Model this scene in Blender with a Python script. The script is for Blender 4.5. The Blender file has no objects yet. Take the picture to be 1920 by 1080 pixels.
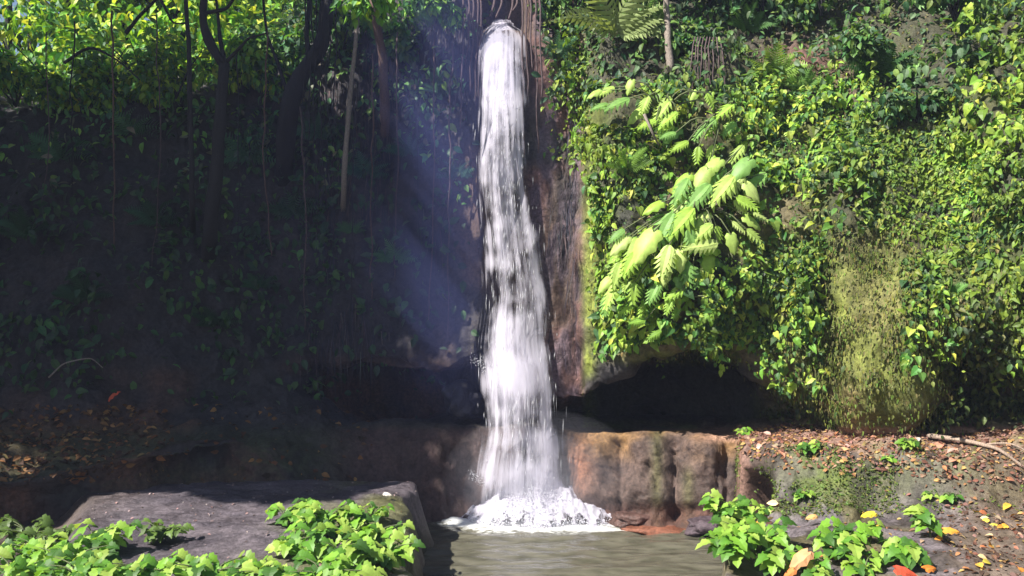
import bpy, math, random
import numpy as np
from mathutils import Vector, Matrix

random.seed(7)
rng = np.random.default_rng(11)
SC = bpy.context.scene
COL = SC.collection

# ------------------------------------------------------------------ camera, sky, sun, exposure
CAMZ, F = 3.4, 1663.0
cam_d = bpy.data.cameras.new('camera'); cam = bpy.data.objects.new('camera', cam_d); COL.objects.link(cam)
cam.location = (0, 0, CAMZ); cam.rotation_euler = (math.radians(90), 0, 0)
cam_d.sensor_width = 36; cam_d.lens = 36 * F / 1920; cam_d.clip_end = 500; cam_d.clip_start = 0.1
SC.camera = cam
SUN_DIR = Vector((-0.60, -0.36, 0.72)).normalized()          # towards the sun
world = bpy.data.worlds.new('World'); SC.world = world; world.use_nodes = True
wn = world.node_tree.nodes; wl = world.node_tree.links
bg = wn['Background']; sky = wn.new('ShaderNodeTexSky'); sky.sky_type = 'NISHITA'; sky.sun_disc = False
sky.sun_elevation = math.asin(SUN_DIR.z); sky.sun_rotation = math.atan2(SUN_DIR.x, SUN_DIR.y)
wl.new(sky.outputs[0], bg.inputs[0]); bg.inputs[1].default_value = 0.055
sd = bpy.data.lights.new('sun', 'SUN'); sun = bpy.data.objects.new('sun', sd); COL.objects.link(sun)
sd.energy = 5.0; sd.angle = math.radians(0.5); sd.color = (1.0, 0.955, 0.87)
sun.rotation_euler = SUN_DIR.to_track_quat('Z', 'Y').to_euler(); sun.location = (-20, -10, 30)
SC.view_settings.view_transform = 'Standard'; SC.view_settings.look = 'None'
SC.view_settings.exposure = 1.25; SC.view_settings.gamma = 1.0; SC.view_settings.use_curve_mapping = False
SC.render.engine = 'CYCLES'

# ------------------------------------------------------------------ numpy helpers
def P(px, py, Y):
    return np.array([(px - 960) / F * Y, Y, CAMZ - (py - 540) / F * Y])
def proj(p):
    p = np.asarray(p)
    return 960 + F * p[..., 0] / p[..., 1], 540 - F * (p[..., 2] - CAMZ) / p[..., 1]
def _hash(ix, iy, iz, seed):
    h = (ix * 374761393 + iy * 668265263 + iz * 2147483647 + seed * 144269504) & 0xffffffff
    h = ((h ^ (h >> 13)) * 1274126177) & 0xffffffff
    h = ((h ^ (h >> 16)) * 2246822519) & 0xffffffff
    return ((h ^ (h >> 15)) & 0xffff) / 32767.5 - 1.0
def noise(p, scale=1.0, seed=0):
    q = np.asarray(p, float) * scale
    i = np.floor(q).astype(np.int64); f = q - i; u = f * f * (3 - 2 * f)
    r = 0
    for dx in (0, 1):
        wx = u[..., 0] if dx else 1 - u[..., 0]
        for dy in (0, 1):
            wy = u[..., 1] if dy else 1 - u[..., 1]
            for dz in (0, 1):
                wz = u[..., 2] if dz else 1 - u[..., 2]
                r = r + wx * wy * wz * _hash(i[..., 0] + dx, i[..., 1] + dy, i[..., 2] + dz, seed)
    return r
def fbm(p, scale=1.0, octv=4, seed=0, gain=0.5):
    r = 0; a = 1
    for o in range(octv):
        r = r + a * noise(p, scale * 2 ** o, seed + o * 17); a *= gain
    return r
def sstep(a, b, x):
    t = np.clip((x - a) / (b - a), 0, 1); return t * t * (3 - 2 * t)
def interp(t, T, V):
    """smooth monotone-ish cubic Hermite of V (n, ...) at knots T, sampled at t"""
    T = np.asarray(T, float); V = np.asarray(V, float)
    d = np.diff(V, axis=0) / np.diff(T).reshape((-1,) + (1,) * (V.ndim - 1))
    m = np.zeros_like(V); m[0] = d[0]; m[-1] = d[-1]
    s = np.sign(d[1:]) * np.sign(d[:-1]) > 0
    hm = 2 * d[1:] * d[:-1] / np.where(s, d[1:] + d[:-1], 1)
    m[1:-1] = np.where(s, hm, 0)
    k = np.clip(np.searchsorted(T, t, side='right') - 1, 0, len(T) - 2)
    h = (T[k + 1] - T[k]); x = (t - T[k]) / h
    sh = (-1,) + (1,) * (V.ndim - 1); x = x.reshape(sh); h = h.reshape(sh)
    return ((2*x**3 - 3*x**2 + 1) * V[k] + (x**3 - 2*x**2 + x) * h * m[k] + (-2*x**3 + 3*x**2) * V[k+1] + (x**3 - x**2) * h * m[k+1])

def mesh_np(name, verts, faces, mat=None, smooth=False, cols=None, uvs=None):
    """faces: (m,k) array or list of such arrays"""
    me = bpy.data.meshes.new(name)
    if not isinstance(faces, list): faces = [faces]
    faces = [np.asarray(f, np.int32) for f in faces if len(f)]
    verts = np.asarray(verts, np.float32)
    me.vertices.add(len(verts)); me.vertices.foreach_set('co', verts.ravel())
    lv = np.concatenate([f.ravel() for f in faces]); cnt = np.concatenate([np.full(len(f), f.shape[1]) for f in faces])
    me.loops.add(len(lv)); me.loops.foreach_set('vertex_index', lv)
    me.polygons.add(len(cnt)); st = np.concatenate([[0], np.cumsum(cnt)[:-1]])
    me.polygons.foreach_set('loop_start', st.astype(np.int32))
    me.polygons.foreach_set('use_smooth', np.full(len(cnt), smooth))
    if cols is not None:
        a = me.color_attributes.new('tint', 'FLOAT_COLOR', 'POINT')
        c = np.ones((len(verts), 4), np.float32); c[:, :cols.shape[1]] = cols
        a.data.foreach_set('color', c.ravel())
    if uvs is not None:
        ul = me.uv_layers.new(name='uv'); ul.data.foreach_set('uv', np.asarray(uvs, np.float32)[lv].ravel())
    me.update(calc_edges=True); me.validate()
    if mat: me.materials.append(mat)
    return me
def link(name, me, parent=None, kind=None, label=None, cat=None, group=None, loc=None, color=None):
    o = bpy.data.objects.new(name, me); COL.objects.link(o)
    if parent is not None: o.parent = parent
    if loc is not None: o.location = loc
    if kind: o['kind'] = kind
    if label: o['label'] = label
    if cat: o['category'] = cat
    if group: o['group'] = group
    if color is not None: o.color = (*color, 1)
    return o
def thing(name, label, cat, loc, group=None):
    return link(name, None, label=label, cat=cat, group=group, loc=tuple(loc))
def grid_faces(nr, nc):
    i = np.arange(nr - 1)[:, None] * nc + np.arange(nc - 1)[None, :]
    return np.stack([i, i + 1, i + nc + 1, i + nc], -1).reshape(-1, 4)
def grid_normals(G):
    du = np.gradient(G, axis=1); dv = np.gradient(G, axis=0)
    n = np.cross(du, dv); return n / (np.linalg.norm(n, axis=-1, keepdims=True) + 1e-9)

def tube(path, radii, sides=6, wob=0.0, seed=0):
    path = np.asarray(path, float); n = len(path)
    radii = np.broadcast_to(np.asarray(radii, float), (n,))
    tan = np.gradient(path, axis=0); tan /= np.linalg.norm(tan, axis=1, keepdims=True) + 1e-9
    ref = np.array([0.13, 0.97, 0.21]) if abs(tan[0][1]) < .8 else np.array([1., 0, 0])
    a = np.cross(tan, ref); a /= np.linalg.norm(a, axis=1, keepdims=True) + 1e-9
    b = np.cross(tan, a)
    th = np.arange(sides) / sides * 2 * np.pi
    R = radii[:, None] * np.ones((1, sides))
    V = path[:, None] + R[..., None] * (np.cos(th)[None, :, None] * a[:, None] + np.sin(th)[None, :, None] * b[:, None])
    if wob:
        V = V + (V - path[:, None]) * (wob * noise(V, 2.5 / max(radii.max(), .03) * .3, seed))[..., None]
    i = np.arange(n - 1)[:, None] * sides; j = np.arange(sides)[None]; k = (np.arange(sides) + 1)[None] % sides
    Fq = np.stack([i + j, i + k, i + sides + k, i + sides + j], -1).reshape(-1, 4)
    V = V.reshape(-1, 3)
    caps = np.array([list(range(sides))[::-1], [len(V) - sides + q for q in range(sides)]])
    return V, Fq, caps
def merge(parts):
    Vs, Q, T = [], {}, 0
    for V, *fs in parts:
        for f in fs:
            f = np.asarray(f); Q.setdefault(f.shape[1], []).append(f + T)
        Vs.append(V); T += len(V)
    return np.concatenate(Vs), [np.concatenate(x) for x in Q.values()]
def curve_pts(ctrl, n):
    c = np.asarray(ctrl, float); return interp(np.linspace(0, len(c) - 1, n), np.arange(len(c)), c)

# ------------------------------------------------------------------ materials
def new_mat(name):
    m = bpy.data.materials.new(name); m.use_nodes = True
    return m, m.node_tree.nodes, m.node_tree.links, m.node_tree.nodes['Principled BSDF']
def ramp(n, stops):
    r = n.new('ShaderNodeValToRGB'); e = r.color_ramp.elements
    while len(e) > 1: e.remove(e[0])
    e[0].position = stops[0][0]; e[0].color = (*stops[0][1], 1)
    for p, c in stops[1:]:
        q = e.new(p); q.color = (*c, 1)
    return r
def leaf_mat(name, source, rough=0.5, trans=0.3, spec=0.35):
    m, n, l, b = new_mat(name)
    if source == 'object':
        s = n.new('ShaderNodeObjectInfo'); c = s.outputs['Color']
    else:
        s = n.new('ShaderNodeAttribute'); s.attribute_name = 'tint'; c = s.outputs['Color']
    tc = n.new('ShaderNodeNewGeometry'); nz = n.new('ShaderNodeTexNoise'); nz.inputs['Scale'].default_value = 16
    nz.inputs['Detail'].default_value = 3
    l.new(tc.outputs['Position'], nz.inputs['Vector'])
    mr = n.new('ShaderNodeMapRange'); mr.inputs[3].default_value = 0.62; mr.inputs[4].default_value = 1.35
    l.new(nz.outputs[0], mr.inputs[0])
    mx = n.new('ShaderNodeVectorMath'); mx.operation = 'SCALE'
    l.new(c, mx.inputs[0]); l.new(mr.outputs[0], mx.inputs['Scale'])
    l.new(mx.outputs[0], b.inputs['Base Color'])
    b.inputs['Roughness'].default_value = rough; b.inputs['Specular IOR Level'].default_value = spec
    t = n.new('ShaderNodeBsdfTranslucent'); ys = n.new('ShaderNodeVectorMath'); ys.operation = 'MULTIPLY'
    l.new(mx.outputs[0], ys.inputs[0]); ys.inputs[1].default_value = (1.5, 1.45, 0.6); l.new(ys.outputs[0], t.inputs[0])
    ms = n.new('ShaderNodeMixShader'); ms.inputs[0].default_value = trans
    l.new(b.outputs[0], ms.inputs[1]); l.new(t.outputs[0], ms.inputs[2])
    l.new(ms.outputs[0], n['Material Output'].inputs[0])
    return m
M_leaf_o = leaf_mat('leaf_single', 'object')
M_leaf_s = leaf_mat('leaf_mass', 'attr', rough=.55)
M_dry_o = leaf_mat('dry_leaf_single', 'object', rough=.7, trans=.15, spec=.2)
M_dry_s = leaf_mat('dry_leaf_mass', 'attr', rough=.75, trans=.12, spec=.2)

def rock_mat(name, rough=(0.55, 0.95), bump=0.6, wetz=None, fine=18):
    """albedo comes from the tint attribute (kind of surface) broken up by several noises"""
    m, n, l, b = new_mat(name)
    s = n.new('ShaderNodeAttribute'); s.attribute_name = 'tint'
    g = n.new('ShaderNodeNewGeometry')
    n1 = n.new('ShaderNodeTexNoise'); n1.inputs['Scale'].default_value = 1.7; n1.inputs['Detail'].default_value = 8; n1.inputs['Roughness'].default_value = .65
    n2 = n.new('ShaderNodeTexNoise'); n2.inputs['Scale'].default_value = fine; n2.inputs['Detail'].default_value = 6; n2.inputs['Roughness'].default_value = .7
    mp = n.new('ShaderNodeMapping'); mp.inputs['Scale'].default_value = (7, 7, 1.1)
    n3 = n.new('ShaderNodeTexNoise'); n3.inputs['Scale'].default_value = 1.0; n3.inputs['Detail'].default_value = 5
    for q in (n1, n2): l.new(g.outputs['Position'], q.inputs['Vector'])
    l.new(g.outputs['Position'], mp.inputs[0]); l.new(mp.outputs[0], n3.inputs['Vector'])
    def mr(src, a, b_):
        q = n.new('ShaderNodeMapRange'); q.inputs[1].default_value = .3; q.inputs[2].default_value = .7
        q.inputs[3].default_value = a; q.inputs[4].default_value = b_; l.new(src.outputs[0], q.inputs[0]); return q
    a1 = mr(n1, .6, 1.4); a2 = mr(n2, .45, 1.6); a3 = mr(n3, .75, 1.25)
    m1 = n.new('ShaderNodeMath'); m1.operation = 'MULTIPLY'; l.new(a1.outputs[0], m1.inputs[0]); l.new(a2.outputs[0], m1.inputs[1])
    m2 = n.new('ShaderNodeMath'); m2.operation = 'MULTIPLY'; l.new(m1.outputs[0], m2.inputs[0]); l.new(a3.outputs[0], m2.inputs[1])
    sc = n.new('ShaderNodeVectorMath'); sc.operation = 'SCALE'; l.new(s.outputs['Color'], sc.inputs[0]); l.new(m2.outputs[0], sc.inputs['Scale'])
    l.new(sc.outputs[0], b.inputs['Base Color'])
    rr = mr(n1, rough[0], rough[1]); l.new(rr.outputs[0], b.inputs['Roughness'])
    b.inputs['Specular IOR Level'].default_value = .35
    add = n.new('ShaderNodeMath'); add.operation = 'ADD'; l.new(n2.outputs[0], add.inputs[0]); l.new(n3.outputs[0], add.inputs[1])
    bp = n.new('ShaderNodeBump'); bp.inputs['Strength'].default_value = bump; bp.inputs['Distance'].default_value = .05
    l.new(add.outputs[0], bp.inputs['Height']); l.new(bp.outputs[0], b.inputs['Normal'])
    return m
M_cliff = rock_mat('cliff_rock')
M_ledge = rock_mat('ledge_rock', rough=(.35, .85), bump=.5, fine=24)
def bark_mat(name, c1, c2, rough=.85):
    m, n, l, b = new_mat(name)
    g = n.new('ShaderNodeNewGeometry'); mp = n.new('ShaderNodeMapping'); mp.inputs['Scale'].default_value = (22, 22, 4)
    nz = n.new('ShaderNodeTexNoise'); nz.inputs['Detail'].default_value = 6
    l.new(g.outputs['Position'], mp.inputs[0]); l.new(mp.outputs[0], nz.inputs['Vector'])
    r = ramp(n, [(.3, c1), (.7, c2)]); l.new(nz.outputs[0], r.inputs[0]); l.new(r.outputs[0], b.inputs['Base Color'])
    bp = n.new('ShaderNodeBump'); bp.inputs['Strength'].default_value = .7; bp.inputs['Distance'].default_value = .02
    l.new(nz.outputs[0], bp.inputs['Height']); l.new(bp.outputs[0], b.inputs['Normal']); b.inputs['Roughness'].default_value = rough
    return m
M_bark_dark = bark_mat('dark_bark', (.005, .005, .008), (.018, .016, .020))
M_bark_pale = bark_mat('pale_bark', (.12, .095, .08), (.30, .25, .21))
M_bark_red = bark_mat('brown_bark', (.05, .028, .022), (.16, .09, .07))
M_root = bark_mat('root_bark', (.035, .022, .024), (.13, .085, .085))
M_stem = bark_mat('green_stem', (.05, .07, .02), (.12, .14, .05), .6)
M_stick = bark_mat('weathered_stick', (.16, .11, .08), (.42, .32, .25))

# ------------------------------------------------------------------ the gorge wall (cliff, caves, shelf, ledge face) as one lofted sheet
ST = [
(-700, [(-250,24),(100,15.5),(220,14),(400,12.4),(560,11.2),(680,10.4),(720,10.2),(760,10.0),(800,9.7),(905,9.0),(945,9.05),(1010,9.0)]),
(-250, [(0,28),(150,15.5),(280,14.6),(430,13.6),(560,12.8),(680,12.2),(720,12.1),(760,11.9),(800,11.5),(930,10.4),(968,10.5),(1010,10.4)]),
(0,    [(120,30),(190,16),(300,15),(430,14.2),(560,13.6),(680,13.1),(720,13.0),(760,12.8),(800,12.4),(905,11.0),(942,11.2),(1000,11.3)]),
(250,  [(140,30),(200,16),(300,15.2),(430,14.5),(560,14),(680,13.6),(720,13.5),(750,13.3),(790,12.9),(858,11.8),(893,12.0),(1000,12)]),
(400,  [(120,30),(190,16.3),(300,15.5),(430,14.9),(560,14.4),(680,14.0),(715,13.9),(745,13.7),(780,13.2),(828,12.35),(856,12.5),(1000,12.2)]),
(520,  [(60,28),(150,16.5),(290,15.7),(420,15.1),(560,14.7),(675,14.3),(705,14.2),(735,14.0),(775,13.5),(815,12.9),(872,12.5),(1000,12.3)]),
(600,  [(-50,26),(100,16.5),(250,15.8),(400,15.3),(550,14.9),(672,14.6),(690,15.0),(740,15.0),(770,14.3),(800,13.6),(880,12.9),(1000,12.4)]),
(700,  [(-100,24),(60,16.3),(250,15.6),(400,15.1),(550,14.8),(680,14.4),(672,15.8),(775,16.2),(790,15),(797,14.0),(890,13.3),(1010,12.7)]),
(820,  [(-150,22),(0,15.8),(200,15.3),(400,14.9),(560,14.7),(692,14.3),(682,15.8),(775,16.2),(790,15),(800,13.9),(900,13.3),(1010,12.8)]),
(880,  [(-200,20),(0,15.2),(200,14.7),(400,14.6),(560,14.5),(665,14.3),(690,15.5),(780,15.5),(792,14.8),(802,14),(900,13.6),(1010,12.9)]),
(912,  [(-300,20),(110,18),(66,14.5),(300,14.4),(500,14.35),(650,14.2),(690,15),(780,15),(792,14.6),(802,14),(900,13.6),(1010,13)]),
(972,  [(-300,20),(110,18),(66,14.5),(300,14.4),(500,14.3),(680,14.0),(720,15),(780,15),(792,14.6),(802,13.9),(900,13.6),(1010,13)]),
(1000, [(-250,20),(-20,15),(150,14.5),(300,14.3),(500,14.15),(710,13.85),(745,14.5),(785,15),(793,14.5),(802,13.8),(900,13.5),(1010,13)]),
(1060, [(-250,20),(0,15.2),(150,14.5),(300,14.25),(550,14.05),(742,13.6),(752,14.5),(785,16),(793,15),(804,13.6),(880,13.35),(1000,12.9)]),
(1088, [(-250,20),(0,15.2),(160,14.4),(300,14.05),(560,13.9),(745,13.5),(740,14.5),(785,16.2),(795,15),(806,13.55),(880,13.3),(995,12.85)]),
(1104, [(-250,20),(0,15.2),(170,14.1),(300,13.3),(560,13.1),(728,13.2),(722,14.5),(785,16.3),(795,15),(808,13.5),(880,13.25),(990,12.8)]),
(1160, [(-250,20.5),(0,15.2),(160,13.7),(320,12.9),(540,12.7),(690,12.9),(676,15),(785,16.5),(797,15),(810,13.3),(890,13.0),(990,12.6)]),
(1230, [(-250,21),(0,15.2),(160,13.6),(330,12.8),(530,12.5),(640,12.7),(655,15),(780,16.5),(797,15),(812,13.2),(900,12.8),(995,12.45)]),
(1350, [(-250,21),(0,15.1),(160,13.5),(330,12.7),(550,12.35),(642,12.5),(660,14.6),(782,15.5),(798,14.4),(814,12.9),(900,12.55),(1000,12.3)]),
(1385, [(-250,21),(0,15.1),(160,13.5),(330,12.65),(550,12.3),(655,12.5),(675,14.2),(783,15),(798,14.2),(815,12.9),(890,12.6),(1000,12.5)]),
(1440, [(-250,21),(0,15),(160,13.4),(330,12.6),(560,12.25),(705,12.45),(720,13.6),(785,14.3),(797,13.7),(816,12.95),(880,13.3),(1000,13.4)]),
(1530, [(-250,21),(-10,15),(155,13.3),(330,12.4),(600,12.0),(742,12.3),(757,12.9),(780,13.3),(796,13.0),(822,12.8),(900,12.8),(1000,12.8)]),
(1600, [(-250,20.5),(-20,14.8),(150,13.1),(330,12.1),(600,11.6),(784,12.0),(796,12.3),(800,12.35),(806,12.3),(840,12.2),(900,12.2),(1000,12.2)]),
(1680, [(-280,20),(-30,14.5),(150,12.8),(330,11.75),(560,11.3),(774,11.6),(792,11.8),(796,11.9),(800,11.9),(840,11.85),(900,11.9),(1000,11.9)]),
(1725, [(-290,20),(-30,14.3),(150,12.6),(330,11.6),(580,11.1),(660,11.3),(690,12.1),(770,12.3),(785,11.9),(840,11.75),(900,11.8),(1000,11.8)]),
(1820, [(-300,19.5),(-40,14),(150,12.2),(330,11.2),(570,10.8),(630,11.0),(670,12.0),(762,12.1),(780,11.7),(840,11.5),(900,11.6),(1000,11.6)]),
(1920, [(-320,19),(-60,13.5),(150,11.8),(330,10.8),(560,10.5),(650,10.7),(690,11.6),(758,11.7),(780,11.3),(850,11.1),(900,11.2),(1000,11.2)]),
(2300, [(-350,18),(-150,12),(150,10.2),(330,9.2),(560,8.8),(650,8.9),(690,9.4),(758,9.5),(790,9.2),(860,9.1),(900,9.1),(1000,9.1)]),
(3200, [(-700,16),(-450,9),(150,6.6),(330,6.1),(560,5.8),(650,5.9),(690,6.0),(780,6.1),(820,6.0),(900,5.9),(950,5.9),(1050,5.9)]),
]
pxs = np.array([s[0] for s in ST], float)
ctrl = np.array([[P(s[0], a, b) for a, b in s[1]] for s in ST])            # (station, row, xyz)
npx = 640
pu = np.concatenate([np.linspace(-700, 0, 50, endpoint=False), np.linspace(0, 1920, 520, endpoint=False), np.linspace(1920, 3200, 60)])
rows_n = [26, 36, 44, 62, 50, 26, 26, 16, 18, 32, 26]
rv = np.concatenate([np.linspace(i, i + 1, k, endpoint=False) for i, k in enumerate(rows_n)] + [[11.0]])
A = interp(pu, pxs, ctrl)                                                   # (nu, row, 3)
G = interp(rv, np.arange(12), np.transpose(A, (1, 0, 2)))                   # (nv, nu, 3)
N0 = grid_normals(G)
towards = np.array([0, 0, CAMZ]) - G
if (N0 * towards).sum() < 0: N0 = -N0
px_, py_ = proj(G)
amp = np.ones(G.shape[:2])
amp *= 1 - .65 * np.exp(-((px_ - 945) / 60) ** 2)                        # water-worn behind the fall
amp *= 1 - .5 * np.exp(-((py_ - 812) / 14) ** 2) * (px_ > 600)            # crisp shelf lip
d = .16 * fbm(G, .55, 2, 3) + .15 * fbm(G * [1, 1, .55], 1.3, 2, 9) + .07 * fbm(G * [1, 1, .6], 3.2, 3, 5) + .025 * fbm(G, 11, 2, 21)
right_face = sstep(1080, 1110, px_) * sstep(800, 700, py_)
d += right_face * .10 * np.abs(fbm(G, 1.8, 3, 41))
# scalloped bulges of the brown ledge face
fm = sstep(806, 835, py_) * sstep(1000, 960, py_) * sstep(1040, 1080, px_) * sstep(1375, 1355, px_)
d += fm * (.27 * np.abs(np.sin((px_ - 1075) / 98 * np.pi + .9 * noise(G, .9, 2))) ** .6 - .16 + .05 * fbm(G, 4.5, 3, 45) - .04 * np.exp(-(fbm(G, 1.6, 2, 46) / .03) ** 2) - .12 * sstep(838, 812, py_)) - fm * .12 * sstep(935, 960, py_)
d += .38 * np.exp(-np.abs((px_ - 1660 - 12 * noise(G, 1, 6)) / 75) ** 2.2 - ((py_ - 680) / 130) ** 2)      # rounded mossy boulder
d += .25 * np.exp(-((px_ - 1590) / 45) ** 2 - ((py_ - 480) / 120) ** 2) - .25 * np.exp(-((px_ - 1800) / 70) ** 2 - ((py_ - 400) / 120) ** 2)
G = G + N0 * (d * amp)[..., None]
# squared-off step where a crack crosses the ledge
NRM = grid_normals(G)
if (NRM * towards).sum() < 0: NRM = -NRM
px_, py_ = proj(G)

def blend(c, col, w): return c * (1 - w[..., None]) + np.array(col) * w[..., None]
def nz01(p, s, seed, lo=-.2, hi=.35, o=3): return sstep(lo, hi, fbm(p, s, o, seed))
def cliff_colour(G, N, px_, py_):
    c = np.ones(G.shape) * np.array([.055, .048, .045])
    c = blend(c, (.10, .065, .05), nz01(G, .8, 50))
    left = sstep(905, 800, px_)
    c = blend(c, (.022, .020, .024), left * .85)  # left wall darkened in its colour in place of shade
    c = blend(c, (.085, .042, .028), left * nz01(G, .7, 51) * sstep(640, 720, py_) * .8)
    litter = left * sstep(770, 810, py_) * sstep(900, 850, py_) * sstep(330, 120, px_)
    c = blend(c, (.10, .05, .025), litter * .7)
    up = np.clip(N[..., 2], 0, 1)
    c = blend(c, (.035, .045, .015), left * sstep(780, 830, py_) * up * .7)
    # wall right of the fall: wet, purple-brown
    mid = sstep(985, 1000, px_) * sstep(1102, 1086, px_) * sstep(800, 740, py_)
    c = blend(c, (.115, .062, .055), mid * nz01(G, 1.3, 52, -.3, .3))
    c = blend(c, (.085, .065, .085), mid * nz01(G * [3, 3, .6], 1.2, 53, -.05, .3) * .7)
    # moss on the right wall
    r = sstep(1086, 1100, px_) * sstep(835, 800, py_)
    c = blend(c, (.085, .10, .022), r * nz01(G, 1.1, 54, -.5, .15))
    c = blend(c, (.13, .095, .06), r * nz01(G, .9, 55, .0, .5) * .7)
    ys = r * (np.exp(-((px_ - 1108) / 16) ** 2) * sstep(330, 400, py_) * sstep(720, 690, py_) + np.exp(-((px_ - 1582) / 34) ** 2 - ((py_ - 570) / 75) ** 2)
              + .7 * np.exp(-((px_ - 1650) / 30) ** 2 - ((py_ - 400) / 110) ** 2))
    c = blend(c, (.17, .20, .035), np.clip(ys * 1.1, 0, 1) * (.6 + .4 * nz01(G, 3, 258)))
    wob_ = 30 * noise(G, 1.6, 58) + 14 * noise(G, 5, 59)
    ob = np.exp(-((px_ - 1658 + wob_) / (62 + .10 * (py_ - 450))) ** 4 - ((py_ - 640) / 175) ** 4)        # olive-tan hanging moss boulder
    c = blend(c, (.16, .15, .05), ob * .85); c = blend(c, (.13, .15, .03), ob * nz01(G, 1.5, 57, -.1, .3) * .8)
    tan = np.exp(-((px_ - 1545) / 70) ** 4 - ((py_ - 765) / 40) ** 4)
    c = blend(c, (.26, .18, .09), tan * nz01(G, 2, 259, -.6, .1))
    ivz = r * sstep(640, 560, py_) * (1 - ob) * sstep(1118, 1140, px_) * (1 - np.clip(ys, 0, 1)); c = blend(c, (.035, .045, .015), ivz * .75 * nz01(G, 1.2, 59, -.6, .0))
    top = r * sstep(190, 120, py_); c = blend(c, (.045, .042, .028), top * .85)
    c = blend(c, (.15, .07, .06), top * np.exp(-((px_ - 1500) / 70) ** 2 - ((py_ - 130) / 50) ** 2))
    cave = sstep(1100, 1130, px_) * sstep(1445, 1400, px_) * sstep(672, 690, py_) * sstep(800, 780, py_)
    c = blend(c, (.03, .027, .03), cave * .9)  # cave interior coloured dark to stand for its shadow
    # the ledge face and the shelf
    fz = sstep(800, 812, py_) * sstep(1400, 1370, px_) * sstep(1040, 1056, px_)
    c = blend(c, (.078, .052, .044), fz)
    c = blend(c, (.15, .085, .036), fz * sstep(880, 835, py_) * nz01(G, 1.4, 60, -.5, .2))
    c = blend(c, (.20, .085, .045), fz * np.exp(-((px_ - 1085) / 26) ** 2 - ((py_ - 870) / 50) ** 2))
    c = blend(c, (.065, .06, .025), fz * np.clip(np.exp(-((px_ - 1232) / 12) ** 2) + np.exp(-((px_ - 1290) / 12) ** 2) * sstep(860, 900, py_), 0, 1) * .8)
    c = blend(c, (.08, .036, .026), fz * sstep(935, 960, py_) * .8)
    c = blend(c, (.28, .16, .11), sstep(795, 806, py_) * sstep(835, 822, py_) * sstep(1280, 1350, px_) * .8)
    lf = sstep(795, 810, py_) * sstep(560, 700, px_) * sstep(1040, 1000, px_)
    c = blend(c, (.052, .032, .030), lf);  # wet slope left of the fall, darkened further in place of shade
    return c
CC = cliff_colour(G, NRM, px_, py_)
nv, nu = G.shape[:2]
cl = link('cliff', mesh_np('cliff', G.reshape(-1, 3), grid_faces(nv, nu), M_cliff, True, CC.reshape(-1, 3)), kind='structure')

def surf(px, py, dy=0.0):
    """point of the gorge wall seen in direction (px, py)"""
    k = np.argmin((px_ - px) ** 2 + (py_ - py) ** 2 + (G[..., 1] > 19) * 1e9 + G[..., 1] * .5); q = G.reshape(-1, 3)[k]
    return P(px, py, q[1] + dy)
def sampler(G, N, mask_fn, count, over=8):
    """random points on a sheet, area weighted, kept with probability mask(px,py,p,n)"""
    du = G[:-1, 1:] - G[:-1, :-1]; dv = G[1:, :-1] - G[:-1, :-1]
    ar = np.linalg.norm(np.cross(du, dv), axis=-1)
    ctr = G[:-1, :-1]; a, b = proj(ctr)
    w = ar * np.clip(mask_fn(a, b, ctr, N[:-1, :-1]), 0, None)
    w = w.ravel(); w = w / w.sum()
    idx = rng.choice(len(w), count, p=w)
    r, c = np.unravel_index(idx, ar.shape)
    s = rng.random((count, 1)); t = rng.random((count, 1))
    return G[r, c] + s * du[r, c] + t * dv[r, c], N[r, c]

# ------------------------------------------------------------------ leaf templates (unit length along +x from the stalk, face up = +z)
def leaf_template(outline, fold=.18, droop=.25, segs=True):
    """outline: list of (x, halfwidth); builds mid rib + both edges"""
    V = []; 
    for x, w in outline:
        z = -droop * x * x
        V += [(x, 0, z), (x, w, z + fold * w), (x, -w, z + fold * w)]
    V = np.array(V, float); Fc = []
    for i in range(len(outline) - 1):
        a = i * 3; b = a + 3
        Fc += [(a, b, b + 1, a + 1), (a, a + 2, b + 2, b)]
    return V, np.array(Fc)
L_ivy = leaf_template([(0, .02), (-.10, .30), (.15, .46), (.5, .36), (.8, .16), (1, .01)], .3, .35)
L_ivy[0][3:6, 0] = [.02, -.12, -.12]
L_heart = leaf_template([(0, .02), (-.05, .26), (.25, .38), (.65, .22), (1, .01)], .35, .5)
L_oval = leaf_template([(0, .02), (.25, .26), (.55, .30), (.8, .17), (1, .01)], .3, .4)
L_thin = leaf_template([(0, .01), (.3, .10), (.7, .08), (1, .005)], .2, .5)
L_simple = leaf_template([(0, .02), (.45, .32), (1, .01)], .3, .4)
def lobed():
    pts = [(0, .03), (-.12, .30), (.10, .50), (.28, .36), (.42, .47), (.60, .24), (.75, .26), (1.0, .01)]
    V, Fc = leaf_template(pts, .22, .45); V[3, 0] = .03
    return V, Fc
L_lobed = lobed()
def big_leaf():
    xs = np.array([0, -.14, .02, .2, .4, .6, .8, .93, 1.0]); ws = np.array([.02, .16, .30, .27, .33, .22, .18, .06, .005])
    V = []
    for k, (x, w) in enumerate(zip(xs, ws)):
        xm = max(x, 0.0); z = -.32 * xm * xm; r = .03 * (1 if k % 2 else -1)
        V += [(xm, 0, z), (x * .6 + xm * .4, w * .55, z + .12 * w + .03), (x * .6 + xm * .4, -w * .55, z + .07 * w + .02), (x, w, z - .04 - .12 * w + r), (x, -w, z - .04 - .12 * w + r)]
    V = np.array(V); Fc = []
    for i in range(len(xs) - 1):
        a = i * 5; b = a + 5
        Fc += [(a, b, b + 1, a + 1), (a + 1, b + 1, b + 3, a + 3), (a, a + 2, b + 2, b), (a + 2, a + 4, b + 4, b + 2)]
    return V, np.array(Fc)
L_big = big_leaf()
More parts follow.
